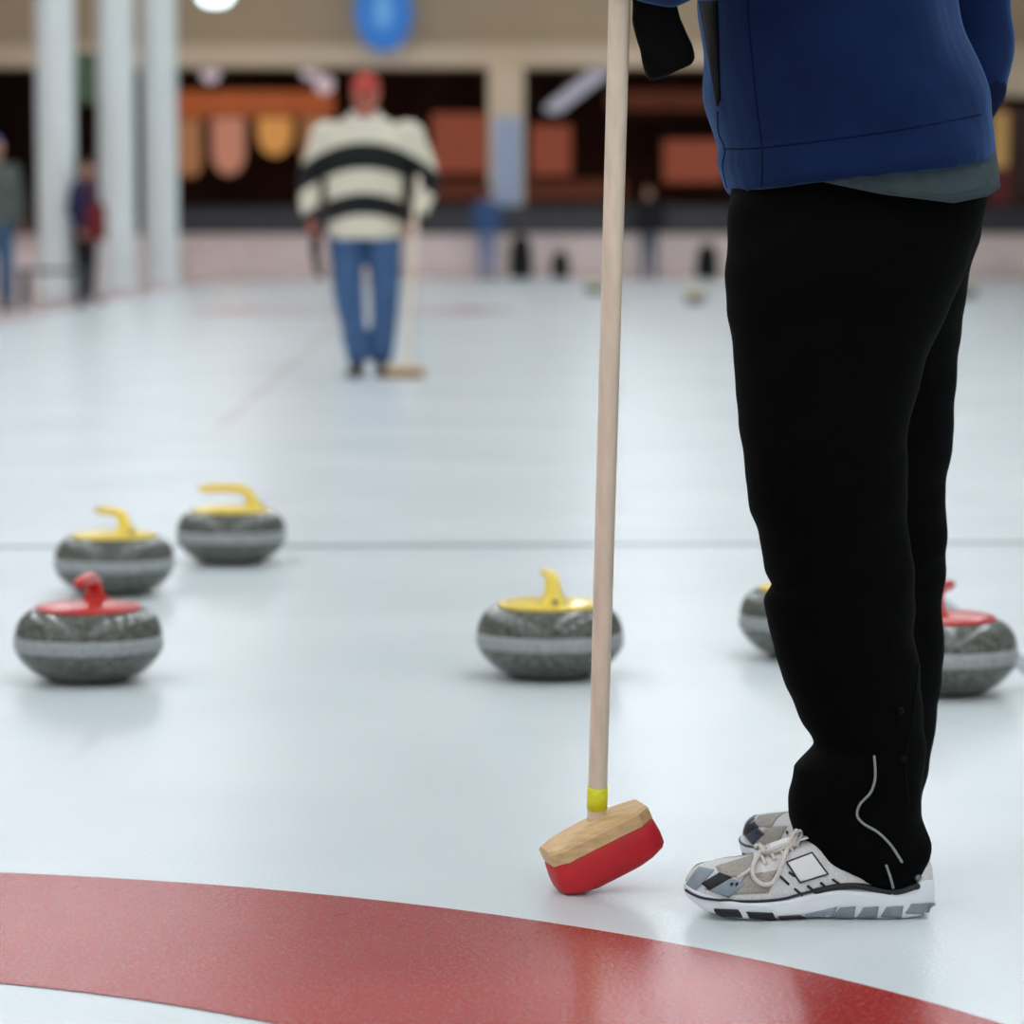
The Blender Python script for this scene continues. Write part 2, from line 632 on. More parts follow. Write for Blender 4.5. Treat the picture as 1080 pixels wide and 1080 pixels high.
# far dasher boards, lip, beam above the shops
for i in range(20):
    x0 = -14.2 + i * 1.5
    bd = struct('dasher_board', box(x0 + 0.01, x0 + 1.49, 66.35, 66.5, -0.04, 0.80, 0.01), M['board'])
struct('trim_2', box(-14.2, 15.8, 66.30, 66.55, 0.80, 0.86), M['board'])
for i in range(10):
    y0 = 36.0 + i * 3.0
    struct('dasher_board', box(-6.75, -6.6, y0 + .01, y0 + 2.99, -0.04, 0.62, 0.01), M['board'])
struct('beam', box(-22, 22, 67.4, 68.6, 4.22, 9.2), M['beige'])
struct('trim_3', box(-22, 22, 67.25, 67.4, 4.22, 4.66), M['beige_light'])
struct('trim_4', box(8.5, 22, 66.9, 67.24, 3.62, 4.5), M['beige_light'])
struct('ceiling_shop', box(-22, 22, 68.6, 84, 5.3, 5.4), M['dark'])
# painted marks under the ice
YAW = math.radians(1.2)
HC = V((-1.04, 2.56))
HC2 = HC + V((-math.sin(YAW), math.cos(YAW))) * 34.75


def annulus(c, r0, r1, z, n=160):
    vs, fs = [], []
    for j in range(n):
        a = 2 * PI * j / n
        for r in (r0, r1):
            vs.append(V((c.x + r * math.cos(a), c.y + r * math.sin(a), z)))
    for j in range(n):
        k = (j + 1) % n
        fs.append((2 * j, 2 * j + 1, 2 * k + 1, 2 * k))
    return vs, fs


def line(c, d, half, wd, z):
    s = V((-d.y, d.x)) * wd / 2
    e = d * half
    q = [c - e - s, c + e - s, c + e + s, c - e + s]
    return [V((p.x, p.y, z)) for p in q], [(0, 1, 2, 3)]


along = V((-math.sin(YAW), math.cos(YAW)))
cross = V((math.cos(YAW), math.sin(YAW)))
o = obj('house_ring', *annulus(HC, 1.23, 1.83, 0.0012), M['ice_red'], None, False)
tag(o, 'broad red painted ring curving across the near ice', 'ring marking')
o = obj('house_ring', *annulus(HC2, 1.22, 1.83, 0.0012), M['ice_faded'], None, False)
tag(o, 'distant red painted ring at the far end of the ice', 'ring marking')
o = obj('painted_line', *line(HC + along * 6.42, V((math.cos(0.045), math.sin(0.045))), 4.0, 0.075, 0.0012), M['ice_line'], None, False)
tag(o, 'grey line painted straight across the ice behind the stones', 'line marking')
o = obj('painted_line', *line(HC + along * 2.4 + cross * 2.13, along, 4.2, 0.05, 0.0016), M['ice_line'], None, False)
tag(o, 'grey side line running away past the right red stone', 'line marking')
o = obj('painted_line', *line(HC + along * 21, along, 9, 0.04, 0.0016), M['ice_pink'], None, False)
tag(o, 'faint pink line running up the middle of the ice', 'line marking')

# columns along the left edge
for (px, Y, wd, txt) in ((59, 41.5, 0.49, 'leftmost of the three tall white columns beside the ice'),
                         (123, 47.7, 0.53, 'middle one of the three tall white columns beside the ice'),
                         (169, 54.0, 0.57, 'white column nearest the striped player, right of the three')):
    x = (px - 540) / F * Y
    t = thing('column', txt, 'column', (x, Y + wd / 2, -0.04), 0, 'white columns along the ice edge')
    r = wd / 2
    prof = [(r * 1.0, 0.25)] + [(r, 0.26 + 8.6 * k / 6) for k in range(7)] + [(r * 1.0, 9.24)]
    p = lathe(prof, 32)
    sh = obj('shaft', *xf(p, Matrix.Translation(t.location)), M['column'], t)
    p = lathe([(r * 1.12, 0), (r * 1.12, 0.2), (r * 1.02, 0.25)], 32)
    obj('base', *xf(p, Matrix.Translation(t.location)), M['column'], t)

# pillar in the middle of the far end
pc = (534 - 540) / F * 67.1
t = thing('pillar', 'square beige pillar under the beam at the far end', 'pillar', (pc, 67.0, -0.04))
obj('shaft', *box(pc - 0.36, pc + 0.36, 66.7, 67.24, 0.2, 4.2, 0.03), M['beige_light'], t, False)
obj('base', *box(pc - 0.40, pc + 0.40, 66.66, 67.27, -0.04, 0.2, 0.02), M['beige'], t, False)
obj('notice_panel', *box(pc - 0.26, pc + 0.30, 66.66, 66.70, 1.3, 3.2), mat('pale blue notice', (170, 182, 206), 0.5, 0.1, 3), t, False)

# ------------------------------------------------------------------ lights
i = 0
lt = None
for ly in LAMP_YS:
    for lx in LAMP_XS:
        loc = (lx, ly, LAMP_Z)
        lab = 'rectangular white ceiling light hung above the rink ice'
        if lt is None:
            lt = thing('ceiling_light', lab, 'ceiling light', loc, 0, 'ceiling lights above the rink')
            hb = join([box(lx - 0.35, lx + 0.35, ly - 0.95, ly + 0.95, LAMP_Z + 0.02, LAMP_Z + 0.12)])
            obj('housing', *hb, M['housing'], lt, False)
            q = [V((lx - 0.32, ly - 0.9, LAMP_Z)), V((lx - 0.32, ly + 0.9, LAMP_Z)), V((lx + 0.32, ly + 0.9, LAMP_Z)), V((lx + 0.32, ly - 0.9, LAMP_Z))]
            df = obj('diffuser', *box(lx - 0.32, lx + 0.32, ly - 0.9, ly + 0.9, LAMP_Z - 0.03, LAMP_Z + 0.015), M['lamp'], lt, False)
            for k in (-0.7, 0.7):
                obj('hanger', *cyl(V((lx, ly + k, LAMP_Z + 0.12)), V((lx, ly + k, 9.2)), 0.012, 8), M['housing'], lt)
        else:
            dup(lt, loc, 0, lab, 'ceiling lights above the rink')


# ------------------------------------------------------------------ curling stones
def make_stone(label, hm, loc, rz, group):
    t = thing('curling_stone', label, 'curling stone', (0, 0, 0), 0, group)
    up = [(0.1452, 0.0745), (0.1435, 0.083), (0.139, 0.094), (0.131, 0.1045), (0.119, 0.112), (0.106, 0.1165), (0.09, 0.118), (0.03, 0.118)]
    ZS = 1.2
    low = [(0.03, 0.005), (0.062, 0.004), (0.068, 0.0005), (0.074, 0.0005), (0.080, 0.004), (0.096, 0.0085), (0.113, 0.0165), (0.126, 0.0265),
           (0.1365, 0.037), (0.143, 0.0465), (0.1452, 0.0535)]
    up = [(r, z * ZS) for r, z in up]
    low = [(r, z * ZS) for r, z in low]
    obj('granite_body', *lathe(low + up, 64), M['granite'], t)
    obj('striking_band', *lathe([(r, z * ZS) for r, z in ((0.1440, 0.0520), (0.1457, 0.0530), (0.1462, 0.064), (0.1457, 0.0750), (0.1440, 0.0760))], 64), M['band'], t)
    obj('handle_plate', *lathe([(r, z + .0236) for r, z in ((0.02, 0.116), (0.1035, 0.116), (0.1045, 0.1185), (0.1035, 0.1215), (0.098, 0.1245), (0.08, 0.128), (0.05, 0.130), (0.005, 0.131))], 56), hm, t)
    path = curve([(0.060, 0, 0.142, .037), (0.060, 0, 0.152, .028), (0.057, 0, 0.164, .0205), (0.052, 0, 0.178, .0165), (0.043, 0, 0.1905, .0150),
                  (0.028, 0, 0.198, .0143), (0.005, 0, 0.2005, .0140), (-0.03, 0, 0.2005, .0135), (-0.062, 0, 0.1995, .0128), (-0.078, 0, 0.1985, .0105)], 5)
    g = obj('handle_grip', *tube([q[:3] for q in path], [q[3] for q in path], 16, 0.85), hm, t)
    obj('bolt', *tube([(0.083, 0, 0.157), (0.0895, 0, 0.1575)], 0.0048, 12, round_ends=False), M['steel'], g)
    t.location = loc
    t.rotation_euler = (0, 0, rz)
    t.scale = (.97, .97, .97)
    return t


GS = 'curling stones on the ice'
s_red = make_stone('red handled stone at far left, nearest the camera, grip pointing forward', M['red'], G(94, 717), math.radians(84), GS)
s_yel = make_stone('yellow handled stone standing alone behind the broom handle', M['yellow'], G(580, 713), math.radians(-84), GS)
dup(s_yel, G(121, 626), math.radians(-55), 'yellow handled stone directly behind the left red handled stone', GS)
dup(s_yel, G(244, 594), math.radians(-4), 'yellow handled stone farthest back of the left three, beside the grey line', GS)
dup(s_yel, G(853, 692), math.radians(20), 'yellow handled stone half hidden in front of the trouser knees', GS)
dup(s_red, G(992, 730), math.radians(-110), 'red handled stone peeking out right of the black trousers', GS)
dup(s_yel, G(733, 321), math.radians(150), 'tiny distant yellow handled stone between broom handle and black trousers', GS)
dup(s_yel, G(627, 310), math.radians(30), 'tiny distant stone just left of the broom handle', GS)
dup(s_yel, G(1020, 314), math.radians(70), 'tiny distant yellow handled stone right of the black trousers', GS)


# ------------------------------------------------------------------ bodies
def hand(wrist, d, nrm, side, curl=0.5, sc=1.0):
    """Palm, four fingers of their own length and a thumb. d: along the hand, nrm: way the palm faces, side: thumb side."""
    d, nrm = V(d).normalized(), V(nrm).normalized()
    lat = V(side).normalized()
    out = []
    w0 = V(wrist)
    rings = []
    for s, wd, th in ((-0.01, .026, .019), (0.02, .033, .018), (0.055, .041, .016), (0.09, .041, .0135), (0.098, .034, .009)):
        rings.append(ell(w0 + d * s * sc, lat * wd * sc, nrm * th * sc, 16))
    out.append(loft(rings))
    for k, (o_, L, r) in enumerate(((.031, .070, .0088), (.0105, .078, .0092), (-.0105, .072, .0088), (-.031, .056, .0078))):
        p = w0 + d * 0.088 * sc + lat * o_ * sc
        a = 0.0
        path = [p - d * 0.02 * sc, p]
        for m_, q in enumerate((.45, .31, .24)):
            a += curl * (0.8, 1.0, 0.7)[m_] + 0.04 * k
            dd = (d * math.cos(a) + nrm * math.sin(a) + lat * o_ * 1.5).normalized()
            p = p + dd * L * q * sc
            path.append(p)
        out.append(tube(path, [r * sc, r * sc, r * .97 * sc, r * .9 * sc, r * .78 * sc], 10))
    p = w0 + d * 0.025 * sc + lat * 0.026 * sc
    path = [p, p + (lat * .7 + d * .7 + nrm * .3).normalized() * .04 * sc]
    path.append(path[-1] + (lat * .35 + d * .85 + nrm * (.3 + .5 * curl)).normalized() * .032 * sc)
    path.append(path[-1] + (lat * .1 + d * .8 + nrm * (.4 + .8 * curl)).normalized() * .026 * sc)
    out.append(tube(path, [.0135 * sc, .0115 * sc, .0105 * sc, .009 * sc], 10))
    return out


def head(c, f, tall=0.115, nod=0.0):
    """Skull, jaw, nose, ears, lips. f: facing direction."""
    f = V(f).normalized()
    sd = V((-f.y, f.x, 0))
    up = V((0, 0, 1))
    c = V(c)
    rings = []
    for z, wd, fr, bk in ((-.118, .030, .060, -.010), (-.105, .048, .084, .035), (-.08, .060, .092, .060), (-.045, .068, .094, .084), (-.01, .073, .094, .098),
                          (.03, .076, .095, .103), (.065, .072, .086, .098), (.095, .056, .062, .078), (.112, .032, .032, .046), (.118, .010, .012, .016)):
        cc = c + up * z + f * (fr - bk) / 2
        rings.append(ell(cc, sd * wd, f * (fr + bk) / 2, 24))
    parts = [loft(rings)]
    parts.append(tube([c + f * .088 + up * .018, c + f * .103 + up * (-.012), c + f * .112 + up * (-.03)], [.009, .012, .014], 10))
    parts.append(tube([c + f * .094 + up * (-.066) - sd * .02, c + f * .099 + up * (-.064), c + f * .094 + up * (-.066) + sd * .02], [.006, .008, .006], 8))
    parts.append(tube([c + f * .092 + up * (.032) - sd * .045, c + f * .096 + up * .03, c + f * .092 + up * (.032) + sd * .045], [.007, .008, .007], 8))
    for s in (-1, 1):
        parts.append(tube([c + sd * s * .074 + up * .02, c + sd * s * .081 + up * 0.0, c + sd * s * .075 - up * .028], [.014, .016, .009], 8, 0.7))
    return parts


def eyes(c, f, parent):
    f = V(f).normalized()
    sd = V((-f.y, f.x, 0))
    for s in (-1, 1):
        p = V(c) + f * .092 + sd * s * .032 + V((0, 0, .008))
        obj('eye', *sphere(p, .010, .010, .008, 10, 6), M['eye'], parent)


def hair_cap(name, c, f, m, parent, voxel=.012):
    f = V(f).normalized()
    sd = V((-f.y, f.x, 0))
    c = V(c)
    up = V((0, 0, 1))
    rings = []
    for z, wd, fr, bk in ((-.06, .070, -.03, .098), (-.03, .080, .0, .110), (.02, .084, .03, .115), (.055, .083, .088, .112), (.09, .070, .085, .094), (.115, .048, .055, .064), (.128, .018, .02, .026)):
        rings.append(ell(c + up * z + f * (fr - bk) / 2, sd * wd, f * (fr + bk) / 2, 24))
    return fuse(name, [loft(rings)], voxel, m, parent, 2)


def simple_shoe(p, f, m, parent, L=0.28):
    f = V(f).normalized()
    sd = V((-f.y, f.x, 0))
    up = V((0, 0, 1))
    p = V(p)
    def rr(u, wd, z0, z1):
        return [p + f * (u * L) + sd * (wd * math.cos(a) * abs(math.cos(a)) ** -0.3 if abs(math.cos(a)) > 1e-3 else 0) + up * (z0 + (z1 - z0) * (0.5 + 0.5 * math.sin(a)))
                for a in [2 * PI * j / 16 + 0.01 for j in range(16)]]
    o_ = obj('shoe', *loft([rr(-.3, .02, .025, .06), rr(-.27, .032, .022, .1), rr(-.1, .036, .022, .11), rr(.1, .038, .022, .09), rr(.35, .046, .022, .065),
                           rr(.55, .044, .022, .055), rr(.66, .03, .022, .045), rr(.7, .012, .026, .036)]), m, parent)
    obj('sole', *loft([rr(-.32, .022, 0.0, .026), rr(-.25, .038, 0, .028), rr(0, .037, 0, .028), rr(.35, .05, 0, .028), rr(.55, .048, 0.002, .028), rr(.67, .033, .006, .028),
                       rr(.71, .013, .012, .028)]), M['shoe_black'], o_)
    return o_


def wrinkle(amp, fx, fy, fz, seed=0.0):
    def f_(co):
        q = V((co.x * fx + seed, co.y * fy, co.z * fz))
        return amp * (noise.noise(q) + 0.5 * noise.noise(q * 2.1))
    return f_


def person(label, group, X, Y, f, H, top_m, leg_m, shoe_m, hair_m, skin_m, spread=0.0, bulky=1.0, cap=None, sleeves=True):
    """A standing bystander: body in one piece, garments over it."""
    k = H / 1.75
    f = V(f).normalized()
    sd = V((-f.y, f.x, 0))
    B = V((X, Y, 0))
    t = thing('person', label, 'person', (X, Y, 0), 0, group)

    def L(s, fw, z):
        return B + (sd * s + f * fw + V((0, 0, z))) * k
    hc = L(0, .03, 1.635)
    parts = head(hc, f)
    parts.append(tube([L(0, -.01, 1.40), L(0, .005, 1.5), L(0, .02, 1.57)], [.065 * k, .055 * k, .052 * k], 14))
    parts.append(loft([ell(L(0, fw, z), sd * a * k, f * b * k, 24) for z, a, b, fw in
                       ((.84, .13, .10, 0), (.92, .165, .115, 0), (1.05, .145, .10, 0), (1.2, .155, .11, 0), (1.33, .17, .115, 0), (1.42, .15, .085, 0), (1.46, .08, .06, 0))]))
    up_parts, leg_parts = [], []
    wr = []
    for s in (-1, 1):
        sh, el_, wr_ = L(s * .185, 0, 1.41), L(s * (.25 + spread), -.03, 1.13), L(s * (.245 + spread), .07, .90)
        parts.append(tube([sh, el_, wr_], [.052 * k, .042 * k, .028 * k], 14))
        up_parts.append(tube([sh, el_, el_.lerp(wr_, .93)], [.075 * k * bulky, .062 * k * bulky, .046 * k * bulky], 14))
        parts += hand(wr_, (wr_ - el_).normalized(), sd * -s + f * .2, f, 0.35, k)
        hp, kn, an = L(s * .09, 0, .9), L(s * .1, .015, .5), L(s * .105, -.01, .09)
        parts.append(tube([hp, kn, an], [.085 * k, .055 * k, .038 * k], 14))
        leg_parts.append(tube([hp, kn, L(s * .105, -.005, .1)], [.102 * k, .078 * k, .07 * k], 16, round_ends=False))
        simple_shoe(L(s * .105, 0, 0), f + sd * s * .15, shoe_m, t)
    fuse('body', parts, .011, skin_m, t, 2)
    leg_parts.append(loft([ell(L(0, 0, z), sd * a * k, f * b * k, 24) for z, a, b in ((.80, .15, .11), (.9, .185, .13), (1.0, .175, .125), (1.08, .16, .12))]))
    fuse('trousers', leg_parts, .018, leg_m, t, 3, wrinkle(.008, 9, 9, 14, X))
    up_parts.append(loft([ell(L(0, fw, z), sd * a * k * bulky, f * b * k * bulky, 24) for z, a, b, fw in
                          ((.86, .19, .14, 0), (.95, .185, .135, 0), (1.08, .18, .13, 0), (1.25, .19, .135, 0), (1.38, .20, .125, 0), (1.45, .15, .09, 0), (1.5, .075, .065, .005))]))
    fuse('jacket', up_parts, .018, top_m, t, 3, wrinkle(.008, 9, 9, 9, Y))
    hair_cap('cap' if cap else 'hair', hc, f, cap or hair_m, t)
    eyes(hc, f, t)
    return t


# ------------------------------------------------------------------ the striped player, mid distance
SY = 3500 / 176.0
SX = (386 - 540) / 176.0
spl = thing('person', 'person in cream and black hooped jersey, blue jeans and red cap far down the ice', 'person', (SX, SY, 0))
sf = V((0, -1, 0))


def S(px, py, dy=0.0):
    return V(((px - 540) / 176.0, SY + dy, (396 - py) / 176.0))


hc = S(387, 101, -.03)
parts = head(hc, (0.05, -1, -0.0))
parts.append(tube([S(386, 145), S(387, 130), S(387, 116, -.02)], [.07, .06, .055], 14))
parts.append(loft([ell(V((SX, SY, z)), V((a, 0, 0)), V((0, b, 0)), 24) for z, a, b in
                   ((.82, .14, .11), (.92, .17, .12), (1.1, .16, .115), (1.3, .18, .12), (1.43, .16, .09), (1.5, .08, .06))]))
armL = [S(346, 143), S(326, 192, .03), S(330, 234, -.06)]
armR = [S(431, 143), S(454, 194, .02), S(438, 232, -.1)]
for q in (armL, armR):
    parts.append(tube(q, [.055, .045, .03], 14))
parts += hand(armL[2], V((0.05, -.1, -1)), V((1, 0, 0)), V((0, -1, 0)), 0.7)
parts += hand(armR[2], V((-.25, -.2, -.9)), V((-.7, -.5, .3)), V((-.2, -.8, .2)), 0.8)
legs = [([S(365, 245), S(368, 310, -.03), S(379, 384, -.05)], S(377, 391, -.1)), ([S(405, 245), S(407, 310, -.02), S(402, 384, .02)], S(402, 391, -.02))]
for q, _ in legs:
    parts.append(tube(q, [.09, .058, .04], 14))
fuse('body', parts, .009, M['skin_red'], spl, 2)
lp = [tube([q[0], q[0].lerp(q[1], .5), q[1], q[1].lerp(q[2], .55), q[2] + V((0, 0, .02))], [.108, .098, .086, .076, .066], 18, round_ends=False) for q, _ in legs]
lp.append(loft([ell(V((SX - .005, SY, z)), V((a, 0, 0)), V((0, b, 0)), 24) for z, a, b in ((.80, .17, .12), (.88, .20, .14), (1.0, .19, .135))]))
fuse('jeans', lp, .014, M['jeans'], spl, 2, wrinkle(.009, 10, 10, 16, 3))
tp = [loft([ell(V((SX - .0, SY, z)), V((a, 0, 0)), V((0, b, 0)), 28) for z, a, b in
            ((.825, .222, .155), (.85, .23, .16), (1.0, .232, .165), (1.15, .232, .165), (1.3, .245, .17), (1.41, .255, .15), (1.49, .20, .11), (1.55, .10, .08))])]
for q in (armL, armR):
    tp.append(tube([q[0] + V((0, 0, -.005)), q[1], q[1].lerp(q[2], .85)], [.10, .072, .055], 16))
jm = fuse('jersey', tp, .014, M['hoops'], spl, 3, wrinkle(.012, 6, 6, 7, 5))
jo = jm
# shift mesh so the hoops' pattern is measured from the wearer's own middle
for v in jo.data.vertices:
    v.co.x -= SX
jo.location.x = SX
jo.matrix_parent_inverse = world_of(spl).inverted()
cp = []
for s in (-1, 1):
    a = V((SX, SY, 0))
    cp.append(tube([a + V((s * .075, .03, 1.575)), a + V((s * .08, -.05, 1.56)), a + V((s * .02, -.105, 1.49))], [.022, .024, .02], 10, 0.5))
fuse('collar', cp, .008, M['collar'], spl, 1)
capp = [loft([ell(hc + V((0, y, z)), V((a, 0, 0)), V((0, b, 0)), 24) for z, a, b, y in
              ((.018, .086, .106, 0), (.06, .09, .11, 0), (.1, .074, .09, .005), (.128, .045, .055, .01), (.138, .015, .02, .01))])]
capp.append(loft([ell(hc + V((0, -.10 - u, .035 - .03 * u / .09)), V((.072 * math.sqrt(max(.02, 1 - (u / .095) ** 2)), 0, 0)), V((0, .001, .008)), 12) for u in (-.03, 0, .03, .06, .085, .094)]))
fuse('cap', capp, .008, M['cap'], spl, 1)
eyes(hc, (0, -1, 0), spl)
for (q, fp), d in zip(legs, ((-.1, -1, 0), (.15, -1, 0))):
    simple_shoe(V((fp.x, q[2].y, 0)), d, M['shoe_dark'], spl)
# glove hanging from his hand
g0 = S(332, 252, -.07)
t = thing('glove', 'black glove dangling from the hand of the hooped jersey wearer', 'glove', S(333, 290, -.07))
pp = hand(S(334, 262, -.07), V((0, 0, -1)), V((1, 0, 0)), V((0, -1, 0)), .3, 1.15)
pp.append(loft([ell(S(334, 258 + u, -.07), V((.03 * q, 0, 0)), V((0, .05 * q, 0)), 16) for u, q in ((-12, .95), (-6, 1.0), (4, .9), (10, .95))]))
fuse('glove_shell', pp, .008, M['glove'], t, 1)
obj('cuff', *tube([S(334, 246, -.07), S(334, 247.5, -.07)], [.054, .054], 16, round_ends=False), M['black_cloth'], t)
# his broom
bt, bb = S(441, 205, -.16), V(((428 - 540) / 177, SY - .17, .06))
t = thing('curling_broom', 'pale curling broom held upright by the hooped jersey wearer', 'broom', (bb.x, bb.y, 0))
obj('broom_handle', *tube([bt + (bt - bb).normalized() * .1, bb], .0165, 12), M['handle'], t)
obj('broom_block', *box(bb.x - .12, bb.x + .12, bb.y - .04, bb.y + .04, .04, .068, .008), M['wood'], t)
obj('broom_pad', *box(bb.x - .11, bb.x + .11, bb.y - .036, bb.y + .036, .0005, .041, .01), mat('tan broom pad', (150, 118, 88), .8), t)

# ------------------------------------------------------------------ people at the edges
GP = 'bystanders around the rink'
person('person in a blue cap, olive coat and slate blue trousers cut off at left edge', GP, (-3 - 540) / F * 35.8, 35.8, (0.5, -1, 0), 1.9,
       M['olive'], M['teal'], M['shoe_dark'], M['hair_dark'], M['skin'], cap=M['blue_cap'])
person('person in a navy coat standing between the two left white columns', GP, (91 - 540) / F * 41.6, 41.6, (0.9, -.4, 0), 1.78,
       M['navy'], M['black_cloth'], M['shoe_dark'], M['hair_brown'], M['skin'])
pb = person('person in slate blue jacket and pale jeans before the beige pillar', GP, (514 - 540) / F * 65.2, 65.2, (.4, 1, 0), 1.78,
            M['denim_jacket'], M['jeans_pale'], M['shoe_dark'], M['hair_brown'], M['skin'])
person('person in black coat and grey trousers seen beside the broom handle', GP, (684 - 540) / F * 64.8, 64.8, (-.2, -1, 0), 1.8,
       M['black_cloth'], M['jeans_grey'], M['shoe_dark'], M['hair_dark'], M['skin'], bulky=1.15)
# shoulder bag carried by the navy coat wearer
bx_, by_ = (104 - 540) / F * 41.4, 41.4
t = thing('shoulder_bag', 'maroon shoulder bag hanging at the navy coat wearer', 'bag', (bx_, by_, .75))
obj('bag_body', *box(bx_ - .13, bx_ + .11, by_ - .08, by_ + .08, .78, 1.22, .04), M['maroon'], t)
obj('strap', *tube([(bx_ - .1, by_, 1.2), (bx_ - .13, by_ + .02, 1.4), (bx_ - .16, by_ + .09, 1.5), (bx_ - .06, by_ + .05, 1.38), (bx_ + .08, by_, 1.2)], .016, 8), M['maroon'], t)

# ------------------------------------------------------------------ left concourse: bench
bxc, byc = (57 - 540) / F * 39.5, 39.5
t = thing('bench', 'dark low bench in front of the leftmost white column', 'bench', (bxc, byc, -0.04))
for k in range(3):
    obj('seat_slat', *box(bxc - .42, bxc + .42, byc - .2 + k * .14, byc - .08 + k * .14, .40, .45, .01), M['bench_dark'], t)
for s in (-1, 1):
    obj('leg', *box(bxc + s * .34 - .03, bxc + s * .34 + .03, byc - .17, byc + .19, -.04, .40, .008), M['bench_dark'], t)

# ------------------------------------------------------------------ far end: barrier, shops, signs
t = thing('barrier_rail', 'dark smoked barrier with rail behind the far boards', 'barrier', (0, 66.8, 0))
for i in range(11):
    x0 = -7 + i * 1.9
    if -0.7 < x0 + .95 - pc < 0.7:
        pass
    obj('panel', *box(x0 + .04, x0 + 1.86, 66.585, 66.61, .72, 1.36), M['smoke_glass'], t, False)
    obj('post', *box(x0 - .03, x0 + .03, 66.57, 66.63, -.04, 1.38), M['rail'], t, False)
obj('top_rail', *tube([(-7.1, 66.6, 1.40), (14, 66.6, 1.40)], .035, 10, round_ends=False), M['rail'], t)


def lit_panel(name, label, cat, x0, x1, y0, y1, Y, m, group=None, frame=True, point=0.0):
    a, b = P(x0, y1, Y), P(x1, y0, Y)
    t_ = thing(name, label, cat, ((a.x + b.x) / 2, Y, a.z), 0, group)
    if point:
        c = (a.x + b.x) / 2
        out = [(a.x, b.z), (b.x, b.z), (b.x, a.z + point)]
        out += [(c + (b.x - c) * math.cos(q), a.z + point - point * math.sin(q)) for q in (.35, .7, 1.05, 1.35, 1.57, 1.8, 2.1, 2.45, 2.8)]
        out += [(a.x, a.z + point)]
        n_ = len(out)
        vs = [V((x, Y - .03, z)) for x, z in out] + [V((x, Y + .03, z)) for x, z in out]
        fs = [tuple(range(n_)), tuple(range(2 * n_ - 1, n_ - 1, -1))] + [(i_, (i_ + 1) % n_, (i_ + 1) % n_ + n_, i_ + n_) for i_ in range(n_)]
        obj('banner_cloth', vs, fs, m, t_, False)
        obj('banner_rod', *tube([(a.x - .06, Y, b.z + .02), (b.x + .06, Y, b.z + .02)], .03, 8), M['rail'], t_)
        for s in (a.x + .04, b.x - .04):
            obj('hanging_wire', *cyl(V((s, Y, b.z)), V((s, Y, 5.3)), .01, 6), M['rail'], t_)
    else:
        obj('lit_face', *box(a.x, b.x, Y - .04, Y + .04, a.z, b.z, .01), m, t_, False)
        for s in (a.x + .1, b.x - .1):
            obj('hanging_rod', *cyl(V((s, Y, b.z)), V((s, Y, 5.31)), .025, 6), M['rail'], t_)
        obj('frame', *join([box(a.x - .05, a.x, Y - .06, Y + .1, a.z - .05, b.z + .05), box(b.x, b.x + .05, Y - .06, Y + .1, a.z - .05, b.z + .05),
                            box(a.x, b.x, Y - .06, Y + .1, b.z, b.z + .05), box(a.x, b.x, Y - .06, Y + .1, a.z - .05, a.z)]), M['dark_wall'], t_, False)
    return t_


GL = 'lit shop signs beyond the rink'
lit_panel('shop_sign', 'long orange lit fascia over the shop behind the right white column', 'shop sign', 180, 352, 96, 124, 79, M['lit_orange'], GL)
lit_panel('hanging_banner', 'long pink hanging banner, middle of the three in the shop', 'banner', 224, 258, 124, 184, 77.5, M['lit_pink'], 'pointed banners hanging in the shop', point=.5)
lit_panel('hanging_banner', 'short amber hanging banner right of the pink banner', 'banner', 272, 308, 124, 164, 77.5, M['lit_amber'], 'pointed banners hanging in the shop', point=.5)
lit_panel('hanging_banner', 'tan hanging banner just right of the right white column', 'banner', 186, 212, 126, 186, 77.5, M['lit_tan'], 'pointed banners hanging in the shop', point=.3)
lit_panel('hanging_banner', 'tan hanging banner close behind the striped shoulder', 'banner', 318, 344, 124, 176, 77.5, M['lit_tan'], 'pointed banners hanging in the shop', point=.3)
lit_panel('menu_board', 'large square rust coloured menu board left of the beige pillar', 'menu board', 456, 514, 120, 182, 78, M['lit_rust'], GL)
lit_panel('menu_board', 'rust coloured menu board right of the beige pillar', 'menu board', 560, 602, 132, 184, 78, M['lit_rust'], GL)
lit_panel('menu_board', 'low rust menu board between broom handle and blue jacket', 'menu board', 700, 764, 148, 192, 78, M['lit_rust'], GL)
lit_panel('shop_sign', 'glowing brown wall strip under the rust boards', 'shop sign', 440, 660, 190, 212, 79.5, M['lit_brown'], GL)
lit_panel('shop_sign', 'dim glowing brown wall strip high above the black coat wearer', 'shop sign', 640, 780, 96, 116, 81, M['lit_brown'], GL)
# dark red panel at the right edge
a, b = P(1042, 293, 67), P(1085, 112, 67)
t = thing('wall_panel', 'tall dark red panel at right edge of far end', 'wall panel', ((a.x + b.x) / 2, 67, -0.04))
obj('board_left', *box(a.x, a.x + .42, 66.95, 67.05, -.04, b.z), M['poster_red'], t, False)
obj('board_right', *box(a.x + .44, b.x + .8, 66.95, 67.05, -.04, b.z), M['dark_wall'], t, False)
obj('lit_notice', *box(a.x + .05, a.x + .36, 66.90, 66.95, 2.2, 3.3), M['lit_yellow'], t, False)
# green banner between the columns
a, b = P(80, 108, 60), P(106, 58, 60)
t = thing('hanging_banner', 'green cloth banner hanging between the two left columns', 'banner', ((a.x + b.x) / 2, 60, a.z))
obj('banner_cloth', *box(a.x, b.x, 59.98, 60.02, a.z, b.z), M['green'], t, False)
obj('banner_rod', *tube([(a.x - .06, 60, b.z + .02), (b.x + .06, 60, b.z + .02)], .03, 8), M['rail'], t)
for s in (a.x + .05, b.x - .05):
    obj('hanging_wire', *cyl(V((s, 60, b.z)), V((s, 60, 9.2)), .012, 6), M['rail'], t)


